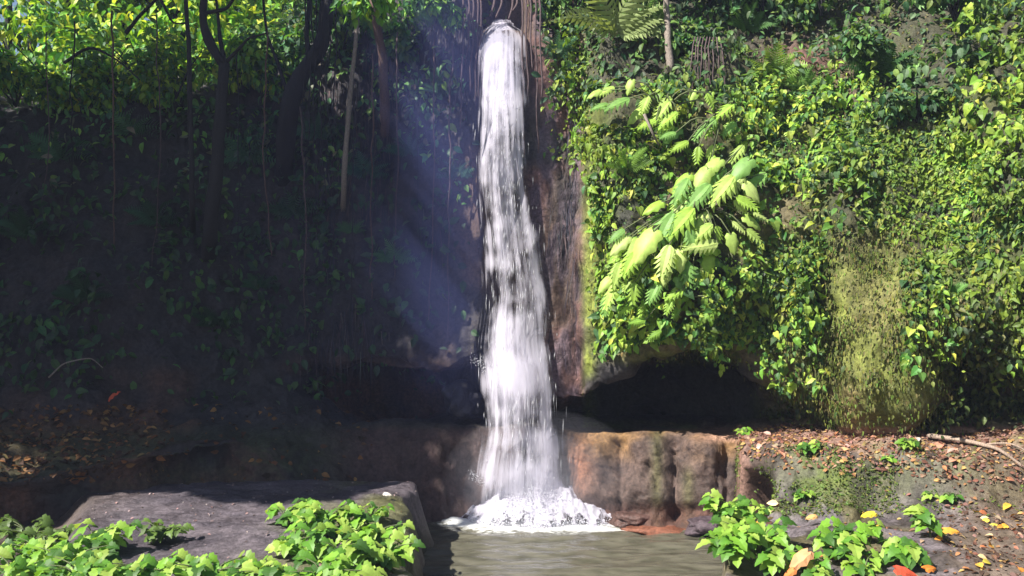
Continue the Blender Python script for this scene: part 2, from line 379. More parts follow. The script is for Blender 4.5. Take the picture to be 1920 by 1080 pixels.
def frond(npair=15, wide=.26, arch=.55, seed=0):
    r = np.random.default_rng(seed); t = np.linspace(0, 1, npair + 1)
    cx = t - .12 * t ** 3; cz = .35 * t - arch * t ** 2.2
    path = np.stack([cx, 0 * t, cz], 1)
    parts = [tube(path, np.linspace(.012, .003, len(t)), 3)[:2]]
    V = []; T = []
    for i in range(2, npair + 1):
        w = wide * math.sin(math.pi * min(1, (t[i] * .93 + .07)) ** .8) ** .8 + .02
        p = path[i]; b = .5 / npair * 1.05
        for s in (-1, 1):
            ww = w * r.uniform(.85, 1.1); dz = -.22 * ww + r.uniform(-.02, .02)
            k = len(V)
            V += [p + [-b * .8, 0, 0], p + [b * .8, 0, 0], p + [b + ww * .22, s * ww * .55, dz * .3 + .01], p + [-b * .6 + ww * .22, s * ww * .55, dz * .3 - .015], p + [ww * .45, s * ww, dz]]
            T += [(k, k + 1, k + 2), (k, k + 2, k + 3), (k + 3, k + 2, k + 4)]
    parts.append((np.array(V), np.array(T)))
    return merge(parts)
FR = [frond(15, .26, .55, 1), frond(13, .30, .75, 2), frond(17, .22, .4, 3)]
def split_leaf(nl=6, seed=0):
    """long blade cut into finger-like lobes on both sides"""
    rr = np.random.default_rng(seed); V = []; T = []
    xs = np.linspace(0, 1, nl * 2 + 1)
    core = .13 * np.sin(np.pi * np.clip(xs * .9 + .1, 0, 1)) + .015
    for x, w in zip(xs, core):
        z = -.30 * x * x; V += [(x, 0, z), (x, w, z + .035), (x, -w, z + .035)]
    for i in range(len(xs) - 1):
        a = i * 3; b = a + 3; T += [(a, b, b + 1), (a, b + 1, a + 1), (a, a + 2, b + 2), (a, b + 2, b)]
    for i in range(nl):
        x0, x1 = xs[2 * i], xs[2 * i + 2]; xm = (x0 + x1) / 2
        ln = .40 * math.sin(math.pi * min(1, .22 + .72 * xm)) ** .7
        for s_ in (-1, 1):
            L = ln * rr.uniform(.8, 1.1); c0 = core[2 * i]; c1 = core[2 * i + 2]; k = len(V); z = -.30 * xm * xm
            V += [(x0, s_ * c0, z + .035), (x1, s_ * c1, z + .03), (xm + .14 + .02, s_ * (L * .62), z - .01), (xm - .03 + .05, s_ * (L * .60), z), (xm + .17, s_ * L, z - .10 - .05 * rr.random())]
            T += [(k, k + 1, k + 2), (k, k + 2, k + 3), (k + 3, k + 2, k + 4)]
    return np.array(V), np.array(T)
L_split = [split_leaf(6, 1), split_leaf(5, 2), split_leaf(7, 3)]
ME = {}
def shared(name, tpl, mat):
    k = (name, mat.name)
    if k not in ME: ME[k] = mesh_np(name, tpl[0], tpl[1], mat, False)
    return ME[k]

def frames(dirs, ups):
    x = dirs / (np.linalg.norm(dirs, axis=1, keepdims=True) + 1e-9)
    y = np.cross(ups, x); y /= np.linalg.norm(y, axis=1, keepdims=True) + 1e-9
    z = np.cross(x, y); return np.stack([x, y, z], -1)          # (n,3,3) columns
def scatter_mesh(name, tpl, pos, R, S, cols, mat, parent=None, kind='stuff', origin=None, **kw):
    V, Fc = tpl; n = len(pos); Fc = Fc if isinstance(Fc, list) else [Fc]
    o = np.zeros(3) if origin is None else np.asarray(origin)
    VV = np.einsum('nij,vj->nvi', R, V) * np.asarray(S).reshape(n, 1, 1) + (pos - o)[:, None]
    off = np.arange(n)[:, None, None] * len(V)
    FF = [(f[None] + off).reshape(-1, f.shape[1]) for f in Fc]
    cc = np.repeat(cols, len(V), 0)
    me = mesh_np(name, VV.reshape(-1, 3), FF, mat, False, cc)
    return link(name, me, parent, kind=kind, **kw)
def place(name, me, pos, R, s, parent, col, origin, label=None):
    o = bpy.data.objects.new(name, me); COL.objects.link(o); o.parent = parent
    M = Matrix([[R[0][0]*s, R[0][1]*s, R[0][2]*s, pos[0]-origin[0]], [R[1][0]*s, R[1][1]*s, R[1][2]*s, pos[1]-origin[1]],
                [R[2][0]*s, R[2][1]*s, R[2][2]*s, pos[2]-origin[2]], [0, 0, 0, 1]])
    o.matrix_basis = M; o.color = (*[float(x) for x in col], 1)
    if label: o['label'] = label
    return o
def wall_leaf_frames(n, nor, down=1.0, jit=.55):
    up = np.array([0, 0, 1.])
    dirs = -up * down + nor * .45 + rng.normal(0, jit, (n, 3)); ups = nor * 1.0 + up * .55 + rng.normal(0, .28, (n, 3))
    return frames(dirs, ups)
def tints(n, palette, weights=None, var=.22):
    pal = np.array(palette, float); i = rng.choice(len(pal), n, p=weights)
    c = pal[i] * (1 + rng.normal(0, var, (n, 1))); c[:, 0] *= 1 + rng.normal(0, .12, n)
    return np.clip(c, .004, .8)
G_IVY = [(.13, .24, .03), (.07, .16, .03), (.20, .30, .035), (.04, .09, .03), (.26, .33, .05)]
G_FRESH = [(.15, .31, .03), (.09, .22, .025), (.22, .37, .05), (.05, .13, .02), (.28, .40, .07)]
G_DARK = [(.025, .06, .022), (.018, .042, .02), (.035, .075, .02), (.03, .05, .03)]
G_FAR = [(.34, .50, .04), (.20, .42, .04), (.12, .30, .07), (.50, .58, .08), (.07, .18, .05)]
G_PALE = [(.44, .55, .17), (.36, .50, .11), (.28, .44, .06), (.18, .34, .08)]

# ------------------------------------------------------------------ ground, pool, foreground rock slab and right bank
def sheet(name, G, mat, col, **kw):
    nv, nu = G.shape[:2]
    return link(name, mesh_np(name, G.reshape(-1, 3), grid_faces(nv, nu), mat, True, col.reshape(-1, 3)), **kw)
def up_normals(G):
    n = grid_normals(G); return n * np.sign(n[..., 2:3] + 1e-9)

gx = np.linspace(-150, 150, 80); gy = np.linspace(-150, 150, 80)
GG = np.stack(np.meshgrid(gx, gy), -1); GG = np.concatenate([GG, np.full(GG.shape[:2] + (1,), -1.2)], -1)
GG[..., 2] += .25 * fbm(GG, .2, 2, 70)
sheet('ground', GG, M_cliff, np.ones(GG.shape) * [.07, .06, .035], kind='structure')

# left slab: flat worn rock beside the pool
sx = np.linspace(-9.5, -.2, 250); sy = np.linspace(4.2, 12.9, 250)
S1 = np.stack(np.meshgrid(sx, sy), -1); X, Yc = S1[..., 0], S1[..., 1]
P3 = np.dstack([X, Yc, 0 * X])
edge = -.108 * Yc + .10 * noise(P3, 1.1, 80) + .04 * noise(P3, 4, 81)
left_edge = -.50 * Yc + .35 * noise(P3, .8, 87)
zt = .74 + .03 * fbm(P3, 1.2, 3, 82) + .018 * fbm(P3 * [1, 2.5, 1], 5, 3, 83) - .02 * (Yc - 10)
far = 12.35 + .18 * noise(P3, 1.3, 84) - sstep(-4, -7, X) * 1.0
zt = zt - .42 * sstep(far, far + .25, Yc)
zt = zt - .35 * sstep(0, .5, left_edge - X + .1) 
edge = edge + .10 * fbm(P3, 2.2, 3, 187)
zt = zt - 1.5 * sstep(-.10, .26, X - edge) - .14 * sstep(-.5, .0, X - edge) * (.5 + noise(P3, 1.8, 188)) - .10 * sstep(-1.0, -.2, X - edge) * sstep(10.8, 9.5, Yc)
S1 = np.dstack([X + .12 * sstep(.6, -.6, zt) , Yc, zt])
a, b = proj(S1)
cs = np.ones(S1.shape) * [.085, .070, .080]
cs = blend(cs, (.060, .050, .060), nz01(P3 * [1, 2.5, 1], 1.4, 85, -.3, .3))
cs = blend(cs, (.10, .10, .04), sstep(-2.9, -1.7, X) * nz01(P3, 1.2, 86, -.6, .1) * .85)
cs = blend(cs, (.05, .045, .03), sstep(.45, .1, zt))
cs = blend(cs, (.07, .05, .035), sstep(-4.2, -6, X) * .7)
slab = sheet('rock_slab', S1, M_ledge, cs, kind='structure')
NS = up_normals(S1)

# right bank: upper leaf-strewn shelf, mossy step, lower ledge beside the pool
bx = np.linspace(1.4, 14, 330); by = np.linspace(4.2, 13.1, 300)
B1 = np.stack(np.meshgrid(bx, by), -1); X, Yc = B1[..., 0], B1[..., 1]; P3 = np.dstack([X, Yc, 0 * X])
edge = .232 * Yc + .08 * noise(P3, 1.3, 90) + .03 * noise(P3, 5, 91) + .02 * Yc * sstep(10.2, 11.2, Yc)
stepY = 11.55 - .16 * (X - 3.5) + .25 * fbm(P3, .9, 2, 92)
up_ = 1.36 + .085 * (X - 4) + .05 * fbm(P3, 1.2, 3, 93)
t_ = sstep(-1.25, .15, Yc - stepY) ; t_ = .55 * t_ + .45 * sstep(.15, .55, t_ + .12 * noise(P3, 2.2, 94))
low = .66 + .07 * (X - 3) * (X > 3) + .04 * fbm(P3, 1.6, 3, 95)
zt = low * (1 - t_) + up_ * t_ + .05 * fbm(P3, 3, 3, 96) + .13 * t_ * (1 - t_) * 4 * fbm(P3, 2.1, 4, 196) - .10 * np.exp(-(fbm(P3, 1.3, 2, 198) / .07) ** 2) * (t_ < .9) * (Yc > 9.8)
hx = (X - .257 * Yc) / (.30 + .05 * noise(P3, 3, 88)); hy = (Yc - 11.15 - .5 * (X - 2.9)) / .55
zt = zt - 1.3 * np.exp(-(hx ** 2 + hy ** 2) ** 1.5)
zt = zt - 1.7 * sstep(.10, -.10, X - edge)
zt = zt + .25 * sstep(5.5, 9, X) * sstep(11, 8, Yc) + .06 * np.abs(fbm(P3, 3.5, 3, 99)) * (t_ > .02)
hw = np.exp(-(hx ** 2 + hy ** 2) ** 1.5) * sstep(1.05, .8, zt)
B1 = np.dstack([X + .85 * hw, Yc + .8 * hw, zt]); NB = up_normals(B1)
a, b = proj(B1)
cb = np.ones(B1.shape) * [.125, .105, .115]
cb = blend(cb, (.10, .085, .045), nz01(P3, 1.4, 97, -.2, .4))
shelf = sstep(.75, .95, t_)
cb = blend(cb, (.19, .11, .085), shelf); 
face = t_ * (1 - t_) * 4
cb = blend(cb, (.085, .085, .045), np.clip(face, 0, 1) * .8)
cb = blend(cb, (.08, .105, .022), np.clip(face * 1.2, 0, 1) * nz01(P3, 2.4, 98, -.1, .4) * .9)
cb = blend(cb, (.04, .032, .028), nz01(P3, 3.3, 197, .25, .5) * .8)
cb = blend(cb, (.03, .026, .026), hw)  # inside of the fissure painted dark for the deep shade within
cb = blend(cb, (.11, .08, .055), sstep(1740, 1850, a) * (1 - shelf) * .8)
cb = blend(cb, (.06, .05, .035), sstep(.5, .2, zt))
bank = sheet('bank', B1, M_ledge, cb, kind='structure')

# pool
m, n, l, b_ = new_mat('pool_water')
g = n.new('ShaderNodeNewGeometry'); sep = n.new('ShaderNodeSeparateXYZ'); l.new(g.outputs['Position'], sep.inputs[0])
mp = n.new('ShaderNodeMapping'); mp.inputs['Scale'].default_value = (1.2, 4.2, 1); l.new(g.outputs['Position'], mp.inputs[0])
nz = n.new('ShaderNodeTexNoise'); nz.inputs['Scale'].default_value = 2.2; nz.inputs['Detail'].default_value = 6; l.new(mp.outputs[0], nz.inputs['Vector'])
at = n.new('ShaderNodeAttribute'); at.attribute_name = 'tint'
r = ramp(n, [(.35, (.060, .058, .040)), (.62, (.115, .108, .080))]); l.new(nz.outputs[0], r.inputs[0])
nf = n.new('ShaderNodeTexNoise'); nf.inputs['Scale'].default_value = 5; nf.inputs['Detail'].default_value = 8; nf.inputs['Roughness'].default_value = .75; l.new(mp.outputs[0], nf.inputs['Vector'])
fo = n.new('ShaderNodeMath'); fo.operation = 'ADD'; l.new(nf.outputs[0], fo.inputs[0]); l.new(at.outputs['Fac'], fo.inputs[1])
fr = n.new('ShaderNodeMapRange'); fr.inputs[1].default_value = 1.0; fr.inputs[2].default_value = 1.16; l.new(fo.outputs[0], fr.inputs[0])
mx = n.new('ShaderNodeMix'); mx.data_type = 'RGBA'; l.new(fr.outputs[0], mx.inputs['Factor']); l.new(r.outputs[0], mx.inputs['A']); mx.inputs['B'].default_value = (.75, .76, .75, 1)
l.new(mx.outputs['Result'], b_.inputs['Base Color'])
rm = n.new('ShaderNodeMapRange'); rm.inputs[3].default_value = .12; rm.inputs[4].default_value = .8; l.new(fr.outputs[0], rm.inputs[0]); l.new(rm.outputs[0], b_.inputs['Roughness'])
bp = n.new('ShaderNodeBump'); bp.inputs['Strength'].default_value = .55; bp.inputs['Distance'].default_value = .05; l.new(nz.outputs[0], bp.inputs['Height']); l.new(bp.outputs[0], b_.inputs['Normal'])
M_pool = m
wx = np.linspace(-3, 4.5, 200); wy = np.linspace(2, 15, 340)
W = np.stack(np.meshgrid(wx, wy), -1); W = np.dstack([W, np.zeros(W.shape[:2])])
dist = np.hypot((W[..., 0] - .35) / 1.5, (W[..., 1] - 13.3) / .95)
W[..., 2] = .022 * np.sin(dist * 16 + 2 * noise(W, 1.1, 4)) * np.exp(-.35 * dist) * sstep(.3, .8, dist) + .02 * fbm(W * [1, 2.2, 1], 2.2, 3, 7)
foam = .30 * np.exp(-(dist / 2.2) ** 2) + .95 * np.exp(-(dist / .95) ** 3) + .35 * np.exp(-((W[..., 0] - 1.9) / .7) ** 2 - ((W[..., 1] - 12.45) / .12) ** 2)
sheet('pool_water', W, M_pool, np.repeat(foam[..., None], 3, -1), kind='structure')

# ------------------------------------------------------------------ waterfall
def curtain_mat(name, scale, lo, hi, seed, dens=1.0, stretch=.05):
    m, n, l, b = new_mat(name)
    uv = n.new('ShaderNodeUVMap'); uv.uv_map = 'uv'
    mp = n.new('ShaderNodeMapping'); mp.inputs['Scale'].default_value = (scale, scale * stretch, 1); mp.inputs['Location'].default_value = (seed, seed * 2.3, 0)
    l.new(uv.outputs[0], mp.inputs[0])
    nz = n.new('ShaderNodeTexNoise'); nz.inputs['Scale'].default_value = 1; nz.inputs['Detail'].default_value = 7; nz.inputs['Roughness'].default_value = .62; nz.inputs['Distortion'].default_value = .5
    l.new(mp.outputs[0], nz.inputs['Vector'])
    at = n.new('ShaderNodeAttribute'); at.attribute_name = 'tint'         # local thickness of the water
    ad = n.new('ShaderNodeMath'); ad.operation = 'ADD'; l.new(nz.outputs[0], ad.inputs[0]); l.new(at.outputs['Fac'], ad.inputs[1])
    mr = n.new('ShaderNodeMapRange'); mr.interpolation_type = 'SMOOTHSTEP'; mr.inputs[1].default_value = lo + .5; mr.inputs[2].default_value = hi + .5; mr.inputs[4].default_value = dens
    l.new(ad.outputs[0], mr.inputs[0])
    b.inputs['Base Color'].default_value = (.76, .72, .82, 1); b.inputs['Roughness'].default_value = .7
    tl = n.new('ShaderNodeBsdfTranslucent'); tl.inputs[0].default_value = (.85, .84, .92, 1)
    m1 = n.new('ShaderNodeMixShader'); m1.inputs[0].default_value = .35; l.new(b.outputs[0], m1.inputs[1]); l.new(tl.outputs[0], m1.inputs[2])
    tr = n.new('ShaderNodeBsdfTransparent'); m2 = n.new('ShaderNodeMixShader')
    l.new(mr.outputs[0], m2.inputs[0]); l.new(tr.outputs[0], m2.inputs[1]); l.new(m1.outputs[0], m2.inputs[2])
    bp = n.new('ShaderNodeBump'); bp.inputs['Strength'].default_value = .35; bp.inputs['Distance'].default_value = .04
    l.new(nz.outputs[0], bp.inputs['Height']); l.new(bp.outputs[0], b.inputs['Normal'])
    l.new(m2.outputs[0], n['Material Output'].inputs[0]); return m
WY = np.array([40, 52, 60, 85, 150, 250, 350, 450, 550, 650, 720, 800, 880, 960], float)
WL = np.array([930, 924, 912, 905, 899, 891, 889, 896, 899, 888, 898, 899, 886, 872], float)
WR = np.array([950, 960, 973, 980, 987, 995, 1005, 1018, 1033, 1044, 1052, 1060, 1068, 1080], float)
WD = np.array([16.2, 14.75, 14.6, 14.42, 14.16, 13.90, 13.72, 13.6, 13.52, 13.43, 13.36, 13.3, 13.22, 13.15])
def water_at(s, py, layer=0.0):
    L = interp(py, WY, WL); R = interp(py, WY, WR); D = interp(py, WY, WD)
    px = (L + R) / 2 + s * (R - L) / 2
    Yv = D - (.30 - .22 * layer) * (.25 + .75 * sstep(45, 260, py)) * np.sqrt(np.clip(1 - s * s, 0, 1)) + layer * .25
    return np.stack([(px - 960) / F * D, Yv, CAMZ - (py - 540) / F * D], -1)
fall = thing('waterfall', 'tall narrow white waterfall dropping from the cleft into the pool', 'waterfall', (0.35, 13.2, 0))
fo_ = np.array([.35, 13.2, 0])
for k, (lay, sc_, lo, hi, sd_, dn, wd) in enumerate([(0, 5, -.02, .26, 1.7, .8, 1.0), (.45, 8, -.02, .26, 5.1, .75, 1.04), (.9, 4, -.03, .26, 9.2, .8, .92), (-.25, 13, 0, .30, 12.4, .55, 1.15)]):
    s = np.linspace(-1, 1, 44) * wd; py = np.linspace(40, 958, 240)
    Sg, Pg = np.meshgrid(s, py)
    Wp = water_at(Sg.ravel() / wd, Pg.ravel(), lay).reshape(240, 44, 3)
    Wp[..., 0] = .35 + (Wp[..., 0] - .35) * wd if False else Wp[..., 0] + (wd - 1) * Sg * .35
    q = Wp.copy(); q[..., 2] *= .35
    Wp[..., 1] += .05 * fbm(q, 2.2, 3, 100 + k) ; Wp[..., 0] += .02 * fbm(q, 3, 2, 120 + k)
    th = .17 * (1 - np.abs(Sg / wd) ** 2) - .10 + .26 * sstep(260, 60, Pg) - .075 * sstep(300, 430, Pg) * sstep(680, 600, Pg) + .09 * np.exp(-((Sg * 60 + 965 - 948 - (Pg - 650) * -.3) / 60) ** 2 - ((Pg - 700) / 50) ** 2) + .06 * sstep(780, 900, Pg) + .05 * sstep(0, .6, Sg) * sstep(300, 500, Pg)
    th -= .22 * sstep(75, 48, Pg) * (.5 + noise(np.stack([Sg * 4, Pg / 9, Sg * 0 + k], -1), 1, 77)); th -= .28 * sstep(.72, 1.0, np.abs(Sg / wd)) * sstep(60, 160, Pg); th += .16 * fbm(np.stack([Sg * 1.2 + k * 9, Pg / 55, Sg * 0 + k], -1), 1.0, 3, 400 + k)
    uvs = np.stack([(Sg + 1) * .5, (Pg - 50) / 900 * 9], -1).reshape(-1, 2)
    uvs[:, 1] = uvs[:, 1] ** .8
    me = mesh_np('water_curtain', Wp.reshape(-1, 3) - fo_, grid_faces(240, 44), curtain_mat('falling_water_%s' % 'abcd'[k], sc_, lo, hi, sd_, dn), True, np.repeat(th.reshape(-1, 1), 3, 1), uvs)
    link('water_curtain', me, fall)
m, n, l, b = new_mat('white_water'); M_white = m
b.inputs['Base Color'].default_value = (.90, .90, .93, 1); b.inputs['Roughness'].default_value = .4
tl = n.new('ShaderNodeBsdfTranslucent'); tl.inputs[0].default_value = (.8, .8, .86, 1); ms = n.new('ShaderNodeMixShader'); ms.inputs[0].default_value = .4
l.new(b.outputs[0], ms.inputs[1]); l.new(tl.outputs[0], ms.inputs[2]); l.new(ms.outputs[0], n['Material Output'].inputs[0])
# falling strands and drops
spV = np.array([(0, 0, .5), (.5, 0, 0), (-.25, .43, 0), (-.25, -.43, 0), (0, 0, -.5)]); spF = np.array([(0, 1, 2), (0, 2, 3), (0, 3, 1), (4, 2, 1), (4, 3, 2), (4, 1, 3)])
ns = 900
s = rng.normal(0, .42, ns); s = np.where(np.abs(s) > 1.15, rng.uniform(-1.1, 1.1, ns), s); py = 60 + 880 * rng.random(ns) ** .9
pos = water_at(np.clip(s, -1, 1), py, 0) ; pos[:, 0] += np.sign(s) * np.clip(np.abs(s) - 1, 0, 1) * .4; pos[:, 1] += rng.normal(-.03, .10, ns)
ln = rng.uniform(.05, .30, ns) * (.5 + .8 * (py - 50) / 900); wdt = rng.uniform(.003, .011, ns)
VV = spV[None] * np.stack([wdt, wdt, ln], -1)[:, None]; VV[..., 0] += VV[..., 2] * rng.normal(.02, .05, (ns, 1)); VV = VV + (pos - fo_)[:, None]
FF = (spF[None] + (np.arange(ns) * 5)[:, None, None]).reshape(-1, 3)
link('water_strands', mesh_np('water_strands', VV.reshape(-1, 3), FF, M_white, True), fall, kind='stuff')
# foam mound at the foot
fx = np.linspace(-1.3, 2.3, 190); fy = np.linspace(12.15, 13.9, 120)
Fm = np.stack(np.meshgrid(fx, fy), -1); X, Yc = Fm[..., 0], Fm[..., 1]; P3 = np.dstack([X, Yc, 0 * X])
cxm = X - .30
rad = np.hypot(np.where(cxm < 0, cxm / 1.2, cxm / 1.75), (Yc - 13.1) / np.where(Yc < 13.1, .72, .8))
hgt = .72 * np.clip(1 - rad, 0, 1) ** 1.15
rad = rad + .10 * fbm(P3, 2.6, 3, 137)
hgt = hgt + np.clip(1.05 - rad, 0, 1) ** .5 * (.07 * fbm(P3, 5, 4, 130) + .06 * np.abs(fbm(P3, 14, 3, 133)))
hgt = hgt - .05 - .12 * sstep(.8, 1.05, rad + .12 * fbm(P3, 4, 3, 135))
Fm = np.dstack([X, Yc, hgt]) - fo_
thf = (.34 - .42 * sstep(.45, .95, rad) - .15 * sstep(.95, 1.05, rad)).reshape(-1, 1)
link('foam', mesh_np('foam', Fm.reshape(-1, 3), grid_faces(120, 190), curtain_mat('foam_froth', 9, -.05, .12, 3.3, 1.0, 1.0), True, np.repeat(thf, 3, 1), np.stack([X.ravel(), Yc.ravel()], -1)), fall)
# flying spray blobs
ico = bpy.data.meshes.new('t'); import bmesh
bm = bmesh.new(); bmesh.ops.create_icosphere(bm, subdivisions=1, radius=1); iv = np.array([v.co[:] for v in bm.verts]); iff = np.array([[v.index for v in f.verts] for f in bm.faces]); bm.free(); bpy.data.meshes.remove(ico)
nb = 9000
an = rng.random(nb) * np.pi * 2; rr = rng.random(nb) ** .6
pos = np.stack([.30 + np.cos(an) * rr * np.where(np.cos(an) < 0, .95, 1.25), 13.05 + np.sin(an) * rr * .62, 0 * an], -1)
pos[:, 2] = .62 * np.clip(1 - rr, 0, 1) * np.exp(-((pos[:, 0] - .3) / .9) ** 2) + np.abs(rng.normal(0, .10, nb)) * (1.25 - rr)
sz = rng.uniform(.002, .010, nb)
R0 = np.repeat(np.eye(3)[None], nb, 0)
scatter_mesh('spray', (iv, iff), pos, R0, sz, np.ones((nb, 3)), M_white, fall, origin=fo_)
# small kick of spray where the fall strikes a knob on the left, and a lower one
for (qx, qy, qd, hh) in ((897, 672, 13.35, .30), (893, 885, 13.1, .25)):
    nk = 160; t = rng.random(nk); b0 = P(qx + 8, qy + 20, qd)
    pos = b0 + np.stack([-.16 * t + rng.normal(0, .03, nk) + .3 * rng.random(nk) * (1 - t), rng.normal(0, .04, nk), hh * t * rng.uniform(.5, 1, nk) - .05], -1)
    scatter_mesh('spray', (iv, iff), pos, R0[:nk], rng.uniform(.002, .006, nk), np.ones((nk, 3)), M_white, fall, origin=fo_)

# ------------------------------------------------------------------ ivy and creepers on the right wall
def ivy_density(a, b, p, nr):
    w = sstep(1110, 1135, a) * sstep(120, 190, b) * sstep(800, 690, b)
    w = w * (0.15 + nz01(p, .9, 140, -.45, .1)) * (0.3 + nz01(p, 2.5, 141, -.4, .1))
    wa = a + 110 * noise(p, .9, 145) + 60 * noise(p, 3, 146)
    bare = np.exp(-((wa - 1665) / 85) ** 2 - ((b - 660) / 190) ** 4); w = w * (1 - .80 * bare)
    w = w * (1 - .9 * np.exp(-((a - 1545) / 75) ** 4 - ((b - 750) / 60) ** 4)) * (1 - .8 * np.exp(-((a - 1582) / 36) ** 2 - ((b - 560) / 80) ** 2))
    w = w * (1 - .85 * sstep(1690, 1730, a) * sstep(560, 640, b + 60 * noise(p, 1.1, 239)))
    w = w * (1 - sstep(628, 640, b - 34 * sstep(1220, 1130, a) - 45 * sstep(1370, 1450, a)) * (a < 1470))
    w = w * (1 - .85 * sstep(1455, 1500, a) * (a < 1640) * sstep(600, 650, b + .35 * (a - 1500) + 40 * noise(p, 2, 247)))
    w = w * (1 - .7 * np.exp(-((a - 1700) / 60) ** 2 - ((b - 190) / 60) ** 2))
    return w
patches = [
 ('broad leaved creeper hanging above the left end of the dark cave', (1110, 1300), (430, 700), 1.15, 900),
 ('small dark leaved creeper right beside the top of the waterfall', (1015, 1105), (60, 300), .8, 420),
 ('yellow green creeper on the wall corner beside the waterfall', (1100, 1200), (240, 430), 1.0, 500),
 ('dark creeper around the large pale leaves in mid wall', (1200, 1460), (150, 430), 1.15, 1300),
 ('dense creeper over the right end of the dark cave', (1300, 1560), (430, 720), 1.0, 1500),
 ('mixed creeper left of the yellow moss strip', (1460, 1640), (130, 430), 1.05, 1100),
 ('bright small leaved creeper covering the right wall above the olive moss', (1640, 1800), (180, 460), .72, 1700),
 ('large leaved yellow green creeper climbing at the upper right edge', (1790, 1990), (0, 280), 1.25, 700),
 ('small leaved creeper at the right edge at mid height', (1790, 2050), (280, 470), .75, 1400),
 ('sparse creeper above the dark hollow at the right', (1690, 2050), (470, 700), .95, 1100),
]
for lab, (x0, x1), (y0, y1), szf, cnt in patches:
    def mk(a, b, p, nr):
        base = ivy_density(a, b, p, nr)
        if x0 == 1015: base = (.2 + nz01(p, 2, 148, -.2, .2)) * sstep(1010, 1050, a)
        if y0 < 50: base = np.maximum(base, (.3 + nz01(p, 1.5, 147, -.4, .1)) * (b > -60))
        return base * (a > x0) * (a < x1) * (b > y0 - 60 * (y0 < 50)) * (b < y1) + 1e-9
    cnt = int(cnt * 2.6); pos, nr = sampler(G, NRM, mk, cnt)
    clump = np.clip(.3 + fbm(pos * [1, 1, .45], 1.9, 3, 142), 0, 1)[:, None]
    pos = pos + nr * (.03 + rng.uniform(.1, .6, (cnt, 1)) * clump)
    R = wall_leaf_frames(cnt, nr, .9, .7); a, b = proj(pos)
    fresh = nz01(pos, .8, 143, -.2, .3)
    c = tints(cnt, G_IVY)
    c = c * (0.8 + .5 * fresh[:, None]) * np.array([1, 1, 1])
    yel = sstep(1640, 1700, a) * .5 + sstep(1180, 1120, a) * .6
    c = blend(c, (.22, .30, .03), np.clip(yel * nz01(pos, 1.7, 144, -.2, .3), 0, 1) * .7)
    S = (.035 + .105 * rng.random(cnt) ** 1.7) * szf
    base = pos.mean(0)
    base = pos[np.argmin(np.linalg.norm(pos - base, axis=1))]
    th = thing('creeper', lab, 'creeper', base, 'creepers on the right rock wall')
    order = np.argsort(-S); ind = order[:220]; rest = order[220:]
    mes = [shared('creeper_leaf', L_ivy, M_leaf_o), shared('oval_creeper_leaf', L_oval, M_leaf_o), shared('heart_creeper_leaf', L_heart, M_leaf_o)]
    for q, i in enumerate(ind): place('leaf', mes[int(abs(fbm(pos[i], .8, 1, 149)) * 9 + q % 2) % 3], pos[i], R[i], S[i], th, c[i], base)
    h1, h2 = rest[::2], rest[1::2]
    scatter_mesh('leaf_mass', L_heart, pos[h1], R[h1], S[h1], c[h1], M_leaf_s, th, origin=base)
    scatter_mesh('leaf_mass', L_oval, pos[h2], R[h2], S[h2] * .9, c[h2], M_leaf_s, th, origin=base)

# fine moss tufts / tiny leaves over the whole right wall and top (one mass)
def mk(a, b, p, nr):
    w = sstep(1095, 1112, a) * sstep(795, 770, b) * (b > -150) * (a < 2300) * (1 - (sstep(668, 690, b) * (a > 1100) * (a < 1450)))
    return w * (.25 + nz01(p, 2.0, 150, -.3, .2)) + .0
nmo = 15000
pos, nr = sampler(G, NRM, mk, nmo); pos = pos + nr * rng.uniform(.0, .06, (nmo, 1))
a, b = proj(pos)
c = tints(nmo, [(.13, .15, .03), (.09, .11, .03), (.16, .14, .05), (.06, .09, .02)])
ob = np.exp(-((a - 1665) / 85) ** 4 - ((b - 640) / 170) ** 4)
c = blend(c, (.19, .19, .045), ob * .7)
scatter_mesh('moss_tufts', L_simple, pos, wall_leaf_frames(nmo, nr, 1.1, .5), rng.uniform(.03, .075, nmo), c, M_leaf_s, label='low moss and seedlings over the right rock wall')

def mk(a, b, p, nr):
    return sstep(1000, 1040, a) * (b > -250) * sstep(210, 130, b) * (a < 2300) * (.5 + nz01(p, 1.2, 158, -.4, .1)) * (1 - .8 * np.exp(-((a - 1500) / 60) ** 2 - ((b - 140) / 35) ** 2))
ntu = 17000
pos, nr = sampler(G, NRM, mk, ntu); clump = np.clip(.4 + fbm(pos, 1.8, 2, 159), 0, 1)[:, None]; pos = pos + nr * rng.uniform(.02, .6, (ntu, 1)) * clump
scatter_mesh('scrub', L_oval, pos, wall_leaf_frames(ntu, nr, .8, .8), rng.uniform(.06, .17, ntu), tints(ntu, [(.09, .18, .05), (.05, .11, .04), (.15, .25, .05), (.03, .07, .03), (.10, .16, .08)]), M_leaf_s, label='mixed green scrub along the top of the right wall')
def mk(a, b, p, nr):
    return (a > 1715) * (a < 2100) * (b > 560) * (b < 800) * (.1 + nz01(p, 2.0, 168, -.1, .3)) + .8 * (a > 1740) * (b > 755) * (b < 800) + .25 * (a > 1440) * (a < 1620) * (b > 600) * (b < 770) * nz01(p, 2.4, 169, -.1, .3)
pos, nr = sampler(G, NRM, mk, 4200); pos = pos + nr * rng.uniform(.02, .30, (4200, 1))
scatter_mesh('hollow_plants', L_oval, pos, wall_leaf_frames(4200, nr, .9, .7), rng.uniform(.04, .11, 4200), tints(4200, [(.06, .10, .025), (.10, .12, .035), (.03, .05, .02), (.12, .15, .03)]), M_leaf_s, label='dull dark plants hanging in the hollow low on the right wall')
